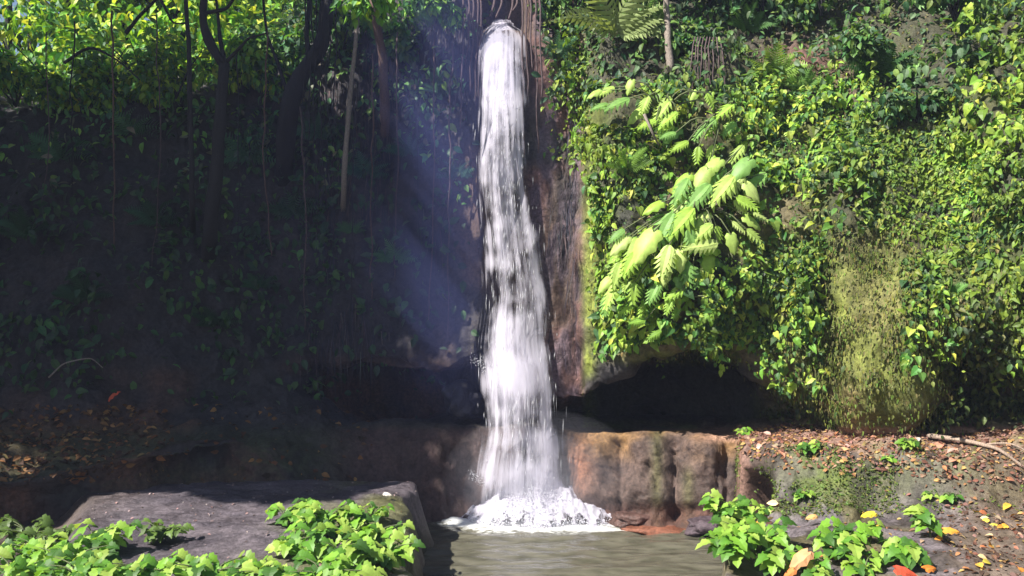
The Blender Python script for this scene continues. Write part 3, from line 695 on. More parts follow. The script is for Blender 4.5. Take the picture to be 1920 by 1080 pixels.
# hanging moss threads / roots curtain
def threads(name, mask, cnt, length, cols, wid, label, mat=None):
    pos, nr = sampler(G, NRM, mask, cnt)
    pos = pos + nr * rng.uniform(.02, .10, (cnt, 1))
    V, Fc = leaf_template([(0, .5), (.5, .4), (1, .1)], .2, .0)
    dirs = np.array([0, 0, -1.]) + rng.normal(0, .10, (cnt, 3)) + nr * .06; Rm = frames(dirs, nr)
    L = rng.uniform(*length, cnt); VV = np.einsum('nij,nvj->nvi', Rm, V[None] * np.stack([L, wid * rng.uniform(.5, 1.3, cnt), L * 0 + wid], -1)[:, None]) + pos[:, None]
    FF = (Fc[None] + (np.arange(cnt) * len(V))[:, None, None]).reshape(-1, 4)
    c = np.repeat(tints(cnt, cols), len(V), 0)
    return link(name, mesh_np(name, VV.reshape(-1, 3), FF, M_dry_s, False, c), kind='stuff', label=label)
threads('hanging_moss', lambda a, b, p, nr: (np.exp(-((a - 1658 + 50 * noise(p, 1.6, 58)) / (80 + .12 * (b - 450))) ** 2 - ((b - 620) / 180) ** 4) + .35 * sstep(1700, 1740, a) * sstep(1960, 1900, a) * sstep(500, 600, b) * (b < 790) + .5 * sstep(1450, 1500, a) * (a < 1600) * sstep(560, 640, b) * (b < 790)) * (.15 + nz01(p, 2.2, 156, -.3, .3)), 12000, (.02, .07), [(.15, .17, .035), (.13, .12, .05), (.10, .15, .025), (.07, .08, .025)], .02, 'olive moss hanging on the rounded boulder')
threads('root_fringe', lambda a, b, p, nr: (a > 560) * (a < 1080) * (b > 0) * (b < 660) * (np.abs(a - 945) > 45) * nz01(p * [1, 1, .4], 1.3, 155, -.2, .3), 3600, (.2, .9), [(.045, .04, .06), (.07, .05, .06), (.03, .035, .05), (.09, .08, .08)], .012, 'thin roots hanging down the shaded wall')

# ------------------------------------------------------------------ shaded undergrowth on the left slope
def mk(a, b, p, nr):
    w = (a > -600) * sstep(900, 860, a) * (b > -80) * sstep(800, 690, b)
    return w * (.15 + nz01(p, 1.1, 160, -.3, .2)) * (1 - .8 * ((a > 600) * (b > 660))) * (1 - .55 * (a > 650))
nl = 15000
pos, nr = sampler(G, NRM, mk, nl); pos = pos + nr * rng.uniform(.0, .35, (nl, 1)) * (.4 + nz01(pos, 1.5, 161)[:, None]); 
c = tints(nl, G_DARK)  # dark leaf greens deepen the shade of the left slope
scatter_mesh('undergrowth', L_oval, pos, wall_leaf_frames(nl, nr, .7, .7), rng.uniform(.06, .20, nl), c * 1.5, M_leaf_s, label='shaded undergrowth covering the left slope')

def mk(a, b, p, nr):
    return (a > -100) * sstep(895, 870, a) * (b > -100) * sstep(430, 200, b) * (.1 + nz01(p, 1.3, 165, -.3, .2))
nlu = 8000
pos, nr = sampler(G, NRM, mk, nlu); clump = np.clip(.4 + fbm(pos, 1.6, 2, 166), 0, 1)[:, None]; pos = pos + nr * rng.uniform(.02, .6, (nlu, 1)) * clump
scatter_mesh('understorey', L_oval, pos, wall_leaf_frames(nlu, nr, .6, .8), rng.uniform(.07, .19, nlu), tints(nlu, [(.08, .20, .09), (.13, .28, .06), (.05, .13, .07), (.15, .15, .10), (.20, .34, .07)]), M_leaf_s, label='green understorey on the upper part of the left slope')  # palette brightened to stand for more light on the upper slope
# ------------------------------------------------------------------ trees
def crown_leaves(centres, radii, n, tpl, size, pal, flat=.75):
    centres = np.asarray(centres, float); radii = np.asarray(radii, float)
    i = rng.choice(len(centres), n, p=radii ** 2 / (radii ** 2).sum())
    d = rng.normal(0, 1, (n, 3)); d /= np.linalg.norm(d, axis=1, keepdims=True)
    r = radii[i] * rng.random(n) ** .45
    pos = centres[i] + d * r[:, None] * [1, 1, flat]
    pos = pos + .25 * np.stack([noise(pos, 1.1, 170 + q) for q in range(3)], -1)
    dirs = d * .5 + rng.normal(0, .6, (n, 3)) - [0, 0, .5]; ups = np.array([0, 0, 1.]) + rng.normal(0, .45, (n, 3)) + SUN_DIR[:] * np.array(.3)
    c = tints(n, pal) 
    return pos, frames(dirs, ups), rng.uniform(size * .6, size * 1.3, n), c
def limb(ctrl, r0, r1, n=14, sides=7, seed=0):
    return tube(curve_pts(ctrl, n), np.linspace(r0, r1, n), sides, .25, seed)
def tree(name, label, cat, base, trunk_ctrl, r, branches, crown, bark, pal, leaf=L_simple, size=.2, group=None, nleaf=1500):
    base = np.asarray(base, float); t = thing(name, label, cat, base, group)
    V, fs = merge([limb(np.array(trunk_ctrl) - base, r[0], r[1], 20, 8, 3)])
    link('trunk', mesh_np('trunk', V, fs, bark, True), t)
    for bc, b0, b1 in branches:
        V, fs = merge([limb(np.array(bc) - base, b0, b1, 12, 6, 5)])
        link('branch', mesh_np('branch', V, fs, bark, True), t)
    if crown:
        pos, R, S, c = crown_leaves([q[:3] for q in crown], [q[3] for q in crown], nleaf, leaf, size, pal)
        scatter_mesh('crown', leaf, pos, R, S, c, M_leaf_s, t, origin=base)
    return t
# the dark forked tree on the left slope
tree('forked_tree', 'dark forked tree silhouetted on the left slope', 'tree', surf(392, 470),
     [surf(392, 490, .1), P(394, 440, 14.3), P(405, 330, 14.0), P(415, 200, 13.9), P(421, 118, 13.9)], (.13, .085),
     [([P(420, 122, 13.9), P(392, 78, 13.9), P(380, 30, 13.9), P(386, -60, 13.9), P(360, -200, 13.9)], .085, .05),
      ([P(421, 118, 13.9), P(412, 70, 14.0), P(408, 20, 14.1), P(395, -60, 14.2)], .04, .02),
      ([P(424, 116, 13.9), P(448, 92, 13.8), P(470, 70, 13.7), P(500, 62, 13.5)], .035, .012),
      ([P(386, 24, 13.9), P(420, 18, 13.8), P(440, -5, 13.7), P(470, -60, 13.6)], .035, .015)],
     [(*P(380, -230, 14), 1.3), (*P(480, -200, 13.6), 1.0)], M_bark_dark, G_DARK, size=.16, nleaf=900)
tree('slender_tree', 'slender straight dark trunk just left of the forked tree', 'tree', surf(362, 420),
     [surf(362, 440, .1), P(360, 380, 14.1), P(358, 250, 13.9), P(355, 120, 13.8), P(348, 0, 13.9), P(340, -220, 14)], (.05, .03), [], [(*P(340, -330, 14), .9)], M_bark_dark, G_DARK, size=.15, nleaf=500)
tree('leaning_tree', 'thick dark leaning trunk between forked tree and waterfall', 'tree', surf(535, 330),
     [surf(530, 345, .15), P(545, 200, 14.8), P(560, 150, 14.7), P(598, 90, 14.6), P(612, 20, 14.6), P(610, -150, 14.6)], (.17, .10),
     [([P(580, 115, 14.7), P(575, 60, 14.8), P(580, 0, 14.9), P(570, -100, 15)], .05, .03), ([P(545, 200, 14.8), P(522, 120, 14.8), P(500, 60, 14.9), P(490, -50, 15)], .035, .02)],
     [(*P(600, -250, 14.6), 1.3), (*P(500, -200, 15), 1.0)], M_bark_dark, G_DARK, size=.16, nleaf=900)
tree('thin_tree', 'thin pale grey stem standing left of the blue mist', 'tree', surf(645, 385),
     [surf(643, 400, .1), P(645, 340, 14.75), P(650, 260, 14.6), P(658, 160, 14.6), P(668, 70, 14.6), P(672, 0, 14.6), P(690, -140, 14.6)], (.05, .03), [], [(*P(700, -190, 14.8), .8)], M_bark_pale, G_DARK, size=.14, nleaf=300)
tree('bough_tree', 'reddish trunk left of the cleft with bright hanging boughs', 'tree', surf(722, 250),
     [surf(722, 262, .15), P(722, 215, 15.3), P(718, 120, 15.0), P(705, 30, 14.7), P(715, -80, 14.3)], (.09, .07),
     [([P(710, -40, 14.4), P(750, -25, 14.2), P(800, 8, 14.3), P(845, 36, 14.4)], .04, .012), ([P(712, -70, 14.3), P(700, -60, 13.8), P(690, -20, 13.3), P(700, 15, 13)], .03, .012)],
     [(*P(815, 14, 14.3), .36), (*P(785, 20, 14.2), .36), (*P(845, 42, 14.4), .2), (*P(690, 0, 13.6), .4)], M_bark_red, [(.22, .42, .03), (.12, .30, .03), (.10, .22, .06), (.06, .16, .05)], leaf=L_oval, size=.13, nleaf=1000)
# background trees on the plateau: trunks one can tell apart plus loose crowns
bt = [(20, 20.0, .10, 'first dark trunk from the left edge against the bright gaps'), (58, 22, .12, 'second dark trunk from the left edge against the bright gaps'),
      (105, 21, .12, 'third dark trunk from the left edge against the bright gaps'), (175, 25, .15, 'far grey trunk behind the sunlit leaves at upper left'),
      (235, 24, .14, 'far trunk in front of yellow green foliage at upper left'), (318, 22, .13, 'background trunk with crossing dark branches at upper left'),
      (470, 24, .15, 'background trunk between forked and leaning trees'), (560, 20, .10, 'hazy trunk right behind the leaning tree'), (690, 20, .12, 'hazy brown trunk left of the bright bough')]
for k, (px, Y, r, lab) in enumerate(bt):
    b0 = P(px, 200, Y); b0[2] = 6.6 + (Y - 16) * .15
    top = P(px + rng.uniform(-25, 25), -420, Y)
    mid = (b0 + top) / 2 + [rng.uniform(-.3, .3), 0, 0]
    brs = []
    for q in range(4):
        s0 = b0 + (top - b0) * rng.uniform(.3, .75); ang = rng.uniform(-1, 1)
        brs.append(([s0, s0 + [ang * 1.0, rng.uniform(-.5, .5), .7], s0 + [ang * 2.0, rng.uniform(-.8, .8), 1.6]], r * .4, .02))
    for q in range(5):
        s0 = b0 + (top - b0) * rng.uniform(.05, .4); ang = rng.uniform(-1, 1)
        brs.append(([s0, s0 + [ang * .8, -.3, .3 + .5 * rng.random()], s0 + [ang * 1.7, -.6, .4 + rng.random()]], r * .22, .012))
    cr = []
    for q in range(9):
        cr.append((top[0] + rng.uniform(-2.4, 2.4), Y + rng.uniform(-1.8, 1.8), b0[2] + rng.uniform(1.0, 7.5), rng.uniform(.6, 1.2)))
    cr = cr[:7]
    tree('forest_tree', lab, 'tree', b0, [b0 - [0, 0, .4], mid, top], (r, r * .5), brs, cr, M_bark_dark if k < 6 else M_bark_red,
         G_FAR, leaf=L_simple, size=.24, group='trees on the plateau behind the left slope', nleaf=2300)
# broken leaning branches at the top left
bb = thing('bare_branch', 'bare dark branches crossing near the top left', 'branch', P(250, 45, 15.5))
for cc_, r0 in (([P(236, 62, 15.5), P(262, 30, 15.4), P(300, -10, 15.3), P(330, -60, 15.2)], .04), ([P(298, -8, 15.3), P(312, 20, 15.2), P(325, 42, 15.2), P(350, 44, 15)], .03), ([P(120, 118, 15), P(170, 90, 15), P(215, 110, 15), P(262, 150, 14.8)], .03)):
    V, fs = merge([limb(np.array(cc_) - P(250, 45, 15.5), r0, r0 * .4, 14, 6)]); link('branch', mesh_np('branch', V, fs, M_bark_dark, True), bb)
# far wood behind everything (reads as one mass)
nfw = 15000
pos = np.stack([rng.uniform(-30, 12, nfw), rng.uniform(27, 36, nfw), 0 * rng.random(nfw)], -1)
h = 7.5 + 3.5 * fbm(pos * [1, .3, 1], .18, 2, 180); pos[:, 2] = 6 + rng.random(nfw) ** .8 * h
pos += rng.normal(0, .3, (nfw, 3)); keep = fbm(pos, .35, 2, 181) > -.25; pos = pos[keep]; nk = len(pos)
scatter_mesh('far_wood', L_simple, pos, frames(rng.normal(0, 1, (nk, 3)) - [0, 0, .5], np.array([0, 0, 1.]) + rng.normal(0, .5, (nk, 3))), rng.uniform(.3, .6, nk), tints(nk, G_FAR), M_leaf_s, label='sunlit far wood behind the plateau trees')
# shrubs on the plateau rim at the top left
def shrub(name, label, base, rads, n, pal, size, leaf=L_oval, group=None, cat='shrub', mat=None):
    base = np.asarray(base, float); t = thing(name, label, cat, base, group)
    st = []
    for q in range(5):
        tip = base + [rng.uniform(-1, 1) * rads * .7, rng.uniform(-.5, .5) * rads, rads * rng.uniform(.6, 1.1)]
        st.append(tube(curve_pts([base * 0, (tip - base) * .5 + [0, 0, .1], tip - base], 6), np.linspace(.02, .008, 6), 4)[:2])
    V, fs = merge(st); link('stems', mesh_np('stems', V, fs, M_bark_dark, True), t)
    cs_ = [base + np.array([rng.uniform(-.7, .7) * rads, rng.uniform(-.4, .4) * rads, rads * rng.uniform(.2, 1.0)]) for q in range(6)]
    pos, R, S, c = crown_leaves(cs_, np.full(6, rads * .5), n, leaf, size, pal)
    scatter_mesh('foliage', leaf, pos, R, S, c, M_leaf_s, t, origin=base)
    return t
sp = [(30, 200, 15.6, .9, 'rim shrub at the far left edge under the dark trunks'), (110, 190, 15.8, .9, 'rim shrub under the third dark trunk'), (190, 180, 16, 1.0, 'rim shrub below the far grey trunk'),
      (270, 170, 16, 1.0, 'brightest rim shrub left of the slender trunk'), (330, 185, 15.8, .8, 'rim shrub just behind the slender trunk'), (450, 160, 16.2, .9, 'rim shrub seen in the fork of the dark tree'),
      (510, 150, 16.4, .8, 'rim shrub left of the leaning trunk'), (640, 110, 16.2, .8, 'rim shrub behind the thin pale stem'), (770, 110, 15.8, .7, 'rim shrub in the blue mist left of the cleft')]
for k, (px, py, Y, rd, lab) in enumerate(sp):
    shrub('rim_shrub', lab, P(px, py, Y), rd, 1000, [(.10, .26, .06), (.18, .34, .04), (.06, .14, .06), (.30, .42, .05)] if px < 480 else [(.07, .19, .07), (.11, .25, .05), (.05, .11, .06), (.17, .28, .06)], .14, group='shrubs along the rim of the left slope')  # left shrubs painted in a yellower, brighter palette in place of sunlight

# sunlit leafy mass between the rim and the plateau trees
nm_ = 9000
pos = np.stack([rng.uniform(-12, -2.2, nm_), rng.uniform(17.5, 20, nm_), rng.uniform(0, 1, nm_)], -1)
hm = 2.0 + 1.6 * fbm(pos * [1, .3, 0], .5, 3, 380); pos[:, 2] = 6.2 + pos[:, 2] ** .7 * hm * np.clip((-pos[:, 0] - 1) / 5, .35, 1)
pos = pos[fbm(pos, .9, 2, 381) > -.12]; nm_ = len(pos)
scatter_mesh('thicket', L_oval, pos, frames(rng.normal(0, 1, (nm_, 3)) - [0, 0, .6], np.array([-.2, -.3, 1.]) + rng.normal(0, .5, (nm_, 3))), rng.uniform(.12, .26, nm_), tints(nm_, G_FAR), M_leaf_s, label='sunlit yellow green thicket behind the rim at upper left')
# unseen canopy added on the left bank to shade the left slope
shade = [(-13.5, 9.2, 1.7, 12.5), (-10.8, 11.6, 1.6, 11.5), (-12.6, 11.8, 1.5, 10.4), (-8.3, 12.6, 1.2, 10.5), (-7.2, 11.7, 1.0, 11.8), (-17, 7.5, 2, 14), (-11.6, 8.1, 1, 11)]
for k, (x, y, r, z) in enumerate(shade):
    b0 = np.array([x, y, 3.5]); cr = [(x + rng.uniform(-2, 2), y + rng.uniform(-1.2, 1.2), z + rng.uniform(-2.0, 2), rng.uniform(1.0, 1.6)) for q in range(9)]
    if k in (3, 4, 6): cr = [(x + rng.uniform(-1.1, .8), y + rng.uniform(-1, 1), z + rng.uniform(-1.2, .2 if k == 4 else 2), rng.uniform(.8, 1.2) * (.8 if k == 4 else 1)) for q in range(9)]
    tree('shade_tree', ['tall unseen tree added for shade nearest the pool', 'tall unseen tree added for shade close to the slope', 'shorter unseen tree added for shade far left on the bank', 'unseen tree added for shade overhanging the left slope', 'slim unseen tree added for shade leaning over the slope', 'outermost tall unseen tree added for shade on the left bank', 'slim unseen tree added for shade beside the tallest one'][k],
         'tree', b0 - [2.0 * (k in (3, 4)), 0, 0], [b0 - [2.0 * (k in (3, 4)), 0, 3], b0 + [.2, 0, 4], (x, y, z + 1)], (.22, .1), [], cr, M_bark_dark, [(.05, .12, .03), (.07, .15, .03)], size=.42, leaf=L_simple, nleaf=2600)

def vine(label, ctrl, r, mat, name='hanging_vine', group='vines and roots hanging on the walls', cat='vine'):
    base = np.asarray(ctrl[0]); n = 24; pts = curve_pts(np.array(ctrl) - base, n)
    pts += np.stack([.03 * noise(pts + base, 3, 200), .03 * noise(pts + base, 3, 201), 0 * pts[:, 0]], -1)
    V, fs = merge([tube(pts, np.linspace(r, r * .6, n), 5)])
    return link(name, mesh_np(name, V, fs, mat, True), loc=tuple(base), label=label, cat=cat, group=group)
# ------------------------------------------------------------------ ferns
def fern(name, label, base, n, length, facing, col, tpl=0, elev=.5, spread=1.6, group='ferns on the rock walls', cat='fern'):
    base = np.asarray(base, float); t = thing(name, label, cat, base, group)
    me = shared('frond_%s' % 'abc'[tpl], FR[tpl], M_leaf_o)
    for i in range(n):
        a = facing + spread * ((i + .5) / n - .5) * 2 + rng.uniform(-.15, .15)
        g_ = math.radians(90 + (facing + math.pi / 2) * 40) + spread * .85 * ((i + .5) / n - .5) * 2.2 + rng.uniform(-.15, .15)
        d = np.array([math.cos(g_), -.55, math.sin(g_) * .55 + elev * .25])
        R = frames(d[None], np.array([[-.15, -.80, .62]]) + rng.normal(0, .12, (1, 3)))[0]
        c = np.array(col) * (1 + rng.normal(0, .15)); place('frond', me, base, R, length * rng.uniform(.75, 1.1), t, np.clip(c, .005, .8), base)
    return t
FACE = -math.pi / 2  # frond colours also carry the shade and mist each fern stands in
fern('tree_fern', 'pale drooping tree fern above the left end of the ivy', surf(1150, 70), 8, 1.15, FACE - .4, (.24, .30, .12), 1, .45, 1.5)
fern('tree_fern', 'bright tree fern at the top of the right wall', surf(1700, 10), 6, 1.0, FACE - .9, (.20, .36, .12), 1, .3, 1.1)
fern('fern', 'small bright fern below the hanging brown roots', surf(1450, 145), 9, .55, FACE, (.20, .32, .06), 0, .7, 1.8)
fern('fern', 'green fern at the left of the large pale leaves', surf(1175, 320), 7, .5, FACE, (.16, .28, .05), 2, .6, 1.6)
fern('fern', 'lone lit fern on the dark slope left of the fall', surf(742, 488), 8, .45, FACE, (.08, .20, .07), 0, .5, 1.8)
fern('fern', 'dim fern below the leaning trunk', surf(556, 405), 7, .6, FACE, (.05, .12, .06), 1, .3, 1.4)
fern('fern', 'tiny fern between the dim fern and the fall', surf(662, 436), 7, .33, FACE, (.07, .17, .07), 0, .5, 1.7)
fern('fern', 'dim fern low on the dark slope below the others', surf(492, 540), 7, .4, FACE, (.03, .10, .04), 0, .5, 1.7)
fern('fern', 'fern in the blue mist near the top left of the fall', surf(770, 290), 7, .5, FACE, (.05, .13, .09), 0, .5, 1.7)
fern('fern', 'fern under the bright bough left of the fall', surf(830, 180), 7, .5, FACE, (.06, .15, .08), 2, .5, 1.7)
fern('fern', 'fern in the shadow below the bright tree fern', surf(1640, 150), 8, .7, FACE, (.05, .12, .04), 2, .4, 1.7)
fern('fern', 'fern at the top beside the pale stem', surf(1215, 40), 8, .6, FACE, (.14, .26, .05), 0, .6, 1.7)
fern('fern', 'fern right of the hanging roots at the top', surf(1400, 60), 8, .6, FACE, (.08, .18, .05), 2, .5, 1.7)
fern('fern', 'fern right beside the waterfall lip', surf(1045, 110), 8, .5, FACE, (.08, .18, .10), 0, .5, 1.7)
fern('fern', 'fern on the right wall above the yellow moss', surf(1500, 170), 7, .45, FACE, (.11, .22, .05), 0, .5, 1.7)
fern('fern', 'small fern hanging above the dark hollow at the right', surf(1770, 560), 8, .4, FACE, (.15, .30, .08), 2, .3, 1.7)

for k, (px, py, Y, n_, L, col) in enumerate([(120, 300, 14.6, 7, .7, (.05, .13, .07)), (250, 250, 14.9, 7, .6, (.06, .15, .07)), (60, 440, 13.9, 7, .6, (.04, .10, .05)), (300, 420, 14.2, 6, .6, (.04, .10, .06)),
        (470, 300, 14.8, 7, .7, (.06, .15, .09)), (600, 260, 14.9, 7, .6, (.06, .15, .10)), (690, 330, 14.9, 6, .6, (.05, .13, .10)), (860, 330, 14.5, 6, .45, (.06, .14, .10)), (170, 560, 13.4, 6, .6, (.03, .08, .04)), (410, 610, 13.8, 6, .5, (.03, .08, .04))]):
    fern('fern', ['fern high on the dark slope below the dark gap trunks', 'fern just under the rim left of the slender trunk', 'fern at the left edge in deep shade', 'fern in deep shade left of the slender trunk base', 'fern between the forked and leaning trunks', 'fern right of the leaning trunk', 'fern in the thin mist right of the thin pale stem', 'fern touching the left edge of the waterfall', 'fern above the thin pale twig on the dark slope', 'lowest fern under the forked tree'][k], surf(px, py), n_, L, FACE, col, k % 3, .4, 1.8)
for k, (x, y0, y1, Y) in enumerate([(85, 60, 420, 14.6), (140, 40, 380, 14.8), (210, 20, 470, 14.4), (292, 30, 500, 14.3), (445, 100, 520, 14.2), (500, 60, 480, 14.4), (565, 200, 620, 14.3), (665, 180, 640, 14.4), (700, 100, 560, 14.7), (745, 60, 600, 14.8), (785, 120, 640, 14.6), (815, 60, 600, 14.6), (848, 80, 640, 14.4)]):
    vine(['leftmost long vine over the dark slope', 'long vine near the left edge, second from the left', 'long vine left of the crossing bare branches', 'long vine left of the slender trunk', 'long vine right of the forked tree', 'long vine left of the leaning trunk', 'long vine below the leaning trunk', 'long vine right of the thin pale stem', 'long vine under the reddish trunk', 'long vine at the left of the blue mist', 'long vine in the middle of the blue mist', 'long vine in the blue mist, second from the fall', 'long vine nearest the waterfall on its left'][k],
         [P(x, y0, Y), P(x + rng.uniform(-8, 8), (y0 + y1) / 2, Y - .15), P(x + rng.uniform(-14, 14), y1, Y - .05)], rng.uniform(.009, .02), [M_root, M_bark_dark, M_bark_red][k % 3])
# top right slope: leafy scrub things
tr = [(1075, 30, 14.6, .55, 'hazy shrub just right of the waterfall lip'), (1120, 200, 13.7, .3, 'small shrub on the corner under the tree fern'), (1180, 10, 14.5, .5, 'shrub at the top left of the pale stem'),
      (1330, 15, 14.6, .55, 'shrub above the hanging roots'), (1430, 20, 14.4, .5, 'shrub at the top right of the hanging roots'), (1540, 30, 14, .6, 'dark shrub above the reddish patch'), (1600, 120, 12.9, .4, 'shrub right of the reddish patch'),
      (1790, 40, 12, .6, 'dark shrub right of the bright tree fern'), (1720, 230, 11.9, .5, 'shaded shrub in the hollow under the bright tree fern'), (1290, 90, 13.9, .35, 'shrub below the pale stem')]
for k, (px, py, Y, rd, lab) in enumerate(tr):
    shrub('wall_shrub', lab, P(px, py, Y), rd, 520, [(.05, .14, .045), (.09, .19, .04), (.03, .07, .03), (.14, .22, .05)], .12, group='shrubs on top of the right wall')
tree('pale_tree', 'pale thin stem at the top right of the waterfall', 'tree', P(1258, 130, 13.6), [P(1258, 135, 13.6), P(1252, 70, 13.7), P(1250, 20, 13.9), P(1246, -120, 14)], (.055, .045), [], [(*P(1250, -190, 14), .8)], M_bark_pale, G_IVY, size=.14, nleaf=400)
tree('pale_tree', 'faint brown stem above the tree fern beside the fall', 'tree', P(1074, 60, 14.7), [P(1074, 70, 14.7), P(1073, 10, 14.7), P(1070, -120, 14.6)], (.05, .04), [], [(*P(1070, -190, 14.6), .7)], M_bark_red, G_IVY, size=.14, nleaf=300)

# vines and roots
ORD = ['first', 'second', 'third', 'fourth', 'fifth', 'sixth', 'seventh', 'eighth', 'ninth']
for k, x in enumerate([572, 583, 592, 603, 615, 628]):
    vine(ORD[k] + ' from the left of six dark vines hanging by the thick leaning trunk', [P(x, -40, 14.4), P(x + 3, 80, 14.35), P(x - 3, 200, 14.3), P(x + rng.uniform(-6, 6), rng.uniform(240, 380), 14.4)], .013, M_bark_dark)
for k, x in enumerate([866, 876, 884, 893, 899]):
    vine(ORD[k] + ' from the left of five dark roots left of the waterfall lip', [P(x, -40, 14.6), P(x + 2, 40, 14.3), P(x - 3, rng.uniform(100, 240), 14.4)], .02, M_root)
for k, x in enumerate([925, 938, 957, 966]):
    vine(ORD[k] + ' from the left of four roots hanging in the cleft above the waterfall', [P(x, -60, 14.7), P(x + 3, 0, 14.6), P(x + rng.uniform(-8, 8), rng.uniform(18, 42), 14.5)], .03, M_root)
for k, x in enumerate([978, 986, 995, 1004, 1012]):
    vine(ORD[k] + ' from the left of five dark roots right of the waterfall lip', [P(x, -40, 14.5), P(x + 2, 40, 14.1), P(x + 4, rng.uniform(130, 300), 14.0)], .02, M_root)
for k, x in enumerate([1296, 1303, 1309, 1316, 1324, 1331, 1339, 1348, 1356]):
    vine(ORD[k] + ' from the left of nine brown roots hanging at the top of the right wall', [P(x * .8 + 1325 * .2, 70, 13.7), P(x, 120, 13.4), P(x + rng.uniform(-6, 6), rng.uniform(165, 200), 13.35)], .012, M_root)
vine('slanting brown stem among the pale leaves', [P(1210, 215, 12.6), P(1222, 245, 12.5), P(1236, 272, 12.6)], .025, M_bark_pale, 'stem')

# ------------------------------------------------------------------ large pale-leaved plants on the right wall
def big_plant(label, base, leaves, pal, group='large leaved plants on the right wall'):
    base = np.asarray(base, float); t = thing('large_leaf_plant', label, 'plant', base, group)
    mes = [shared('split_leaf_%s' % 'abc'[q], L_split[q], M_leaf_o) for q in range(3)] + [shared('large_leaf', L_big, M_leaf_o)]; st = []
    for q in mes[3].polygons: q.use_smooth = True
    leaves = [(px + rng.uniform(-38, 38) * (q > 0), py + rng.uniform(-30, 38) * (q > 0), Y + .10 * q, ang + rng.uniform(-22, 22) * (q > 0), ln * (.80 - .12 * q), tilt + rng.uniform(-.15, .15)) for q in range(3) for (px, py, Y, ang, ln, tilt) in leaves if q < 2 or ln > 60]
    for (px, py, Y, ang, ln, tilt) in leaves:
        # ang: direction the tip points in the picture plane, degrees (0 right, -90 down)
        a = math.radians(ang); L = .82 * ln / F * Y
        d = np.array([math.cos(a), -.30, math.sin(a)]); p0 = P(px, py, Y)
        up = np.array([-.25 + tilt, -.75, .65])
        R = frames(d[None], up[None])[0]
        c = np.array(pal[rng.integers(len(pal))]) * (1 + rng.normal(0, .08))
        place('leaf', mes[rng.choice(4, p=[.20, .20, .20, .40])], p0, R, L * 1.05, t, np.clip(c, .01, .8), base)
        st.append(tube(curve_pts([base * 0, (p0 - base) * .55 + [0, -.15, .12], p0 - base], 7), np.linspace(.014, .008, 7), 4)[:2])
    V, fs = merge(st); link('stalks', mesh_np('stalks', V, fs, M_stem, True), t)
    return t
big_plant('cluster of large pale yellow green leaves above the dark cave', P(1300, 400, 12.5), [
 (1330, 345, 12.05, -142, 95, 0), (1375, 330, 12.0, -138, 100, .1), (1405, 300, 12.1, -140, 85, 0), (1290, 335, 12.1, -130, 80, -.1), (1300, 390, 11.9, -140, 105, 0),
 (1262, 400, 11.95, -125, 95, .1), (1335, 420, 11.85, -150, 80, 0), (1225, 435, 11.9, -130, 105, 0), (1255, 460, 11.8, -112, 85, 0), (1275, 470, 11.85, -95, 60, .1),
 (1195, 470, 11.95, -128, 80, -.1), (1165, 490, 12.05, -115, 75, 0), (1400, 345, 12.0, -50, 60, .3), (1380, 370, 11.9, -20, 62, .2), (1350, 300, 12.2, -150, 70, 0),
 (1240, 380, 12.1, -160, 60, -.1), (1345, 455, 11.8, 180, 90, 0), (1400, 430, 11.9, -35, 50, .3), (1290, 430, 11.8, -75, 60, 0), (1300, 500, 11.9, -80, 55, .1), (1150, 540, 12.1, -120, 62, 0), (1190, 530, 12.0, -100, 58, .1), (1235, 530, 11.95, -125, 62, 0), (1270, 520, 11.95, -60, 50, .1), (1330, 480, 11.9, -100, 58, .1), (1370, 440, 11.9, -80, 55, .2), (1170, 430, 12.1, -150, 55, 0)], G_PALE)
big_plant('smaller pale broad leaves high above the cluster', P(1240, 210, 13.0), [
 (1180, 185, 12.7, -165, 75, 0), (1215, 180, 12.7, -120, 50, 0), (1255, 190, 12.65, -135, 65, .1), (1140, 195, 12.8, 190, 50, 0), (1270, 210, 12.6, -150, 70, 0), (1230, 225, 12.6, -165, 55, 0), (1325, 175, 12.7, -60, 42, .2), (1300, 170, 12.8, -110, 36, 0)], G_PALE[1:])
big_plant('row of three bright leaves right of the slanting stem', P(1350, 230, 12.8), [
 (1375, 195, 12.5, -150, 62, 0), (1345, 220, 12.5, -150, 60, 0), (1320, 240, 12.45, -140, 45, 0), (1290, 265, 12.4, -160, 55, 0), (1310, 275, 12.35, -100, 45, 0)], G_PALE[1:])
big_plant('light green leaves low over the cave mouth', P(1280, 560, 12.2), [
 (1280, 545, 11.9, 195, 55, 0), (1260, 560, 11.9, -120, 45, 0), (1330, 545, 11.95, -30, 50, .2), (1340, 580, 11.9, -150, 48, 0), (1210, 600, 12.1, 180, 45, 0), (1185, 575, 12.2, 200, 45, 0), (1240, 620, 12.1, -160, 42, 0)], [(.20, .36, .05), (.26, .42, .06)])

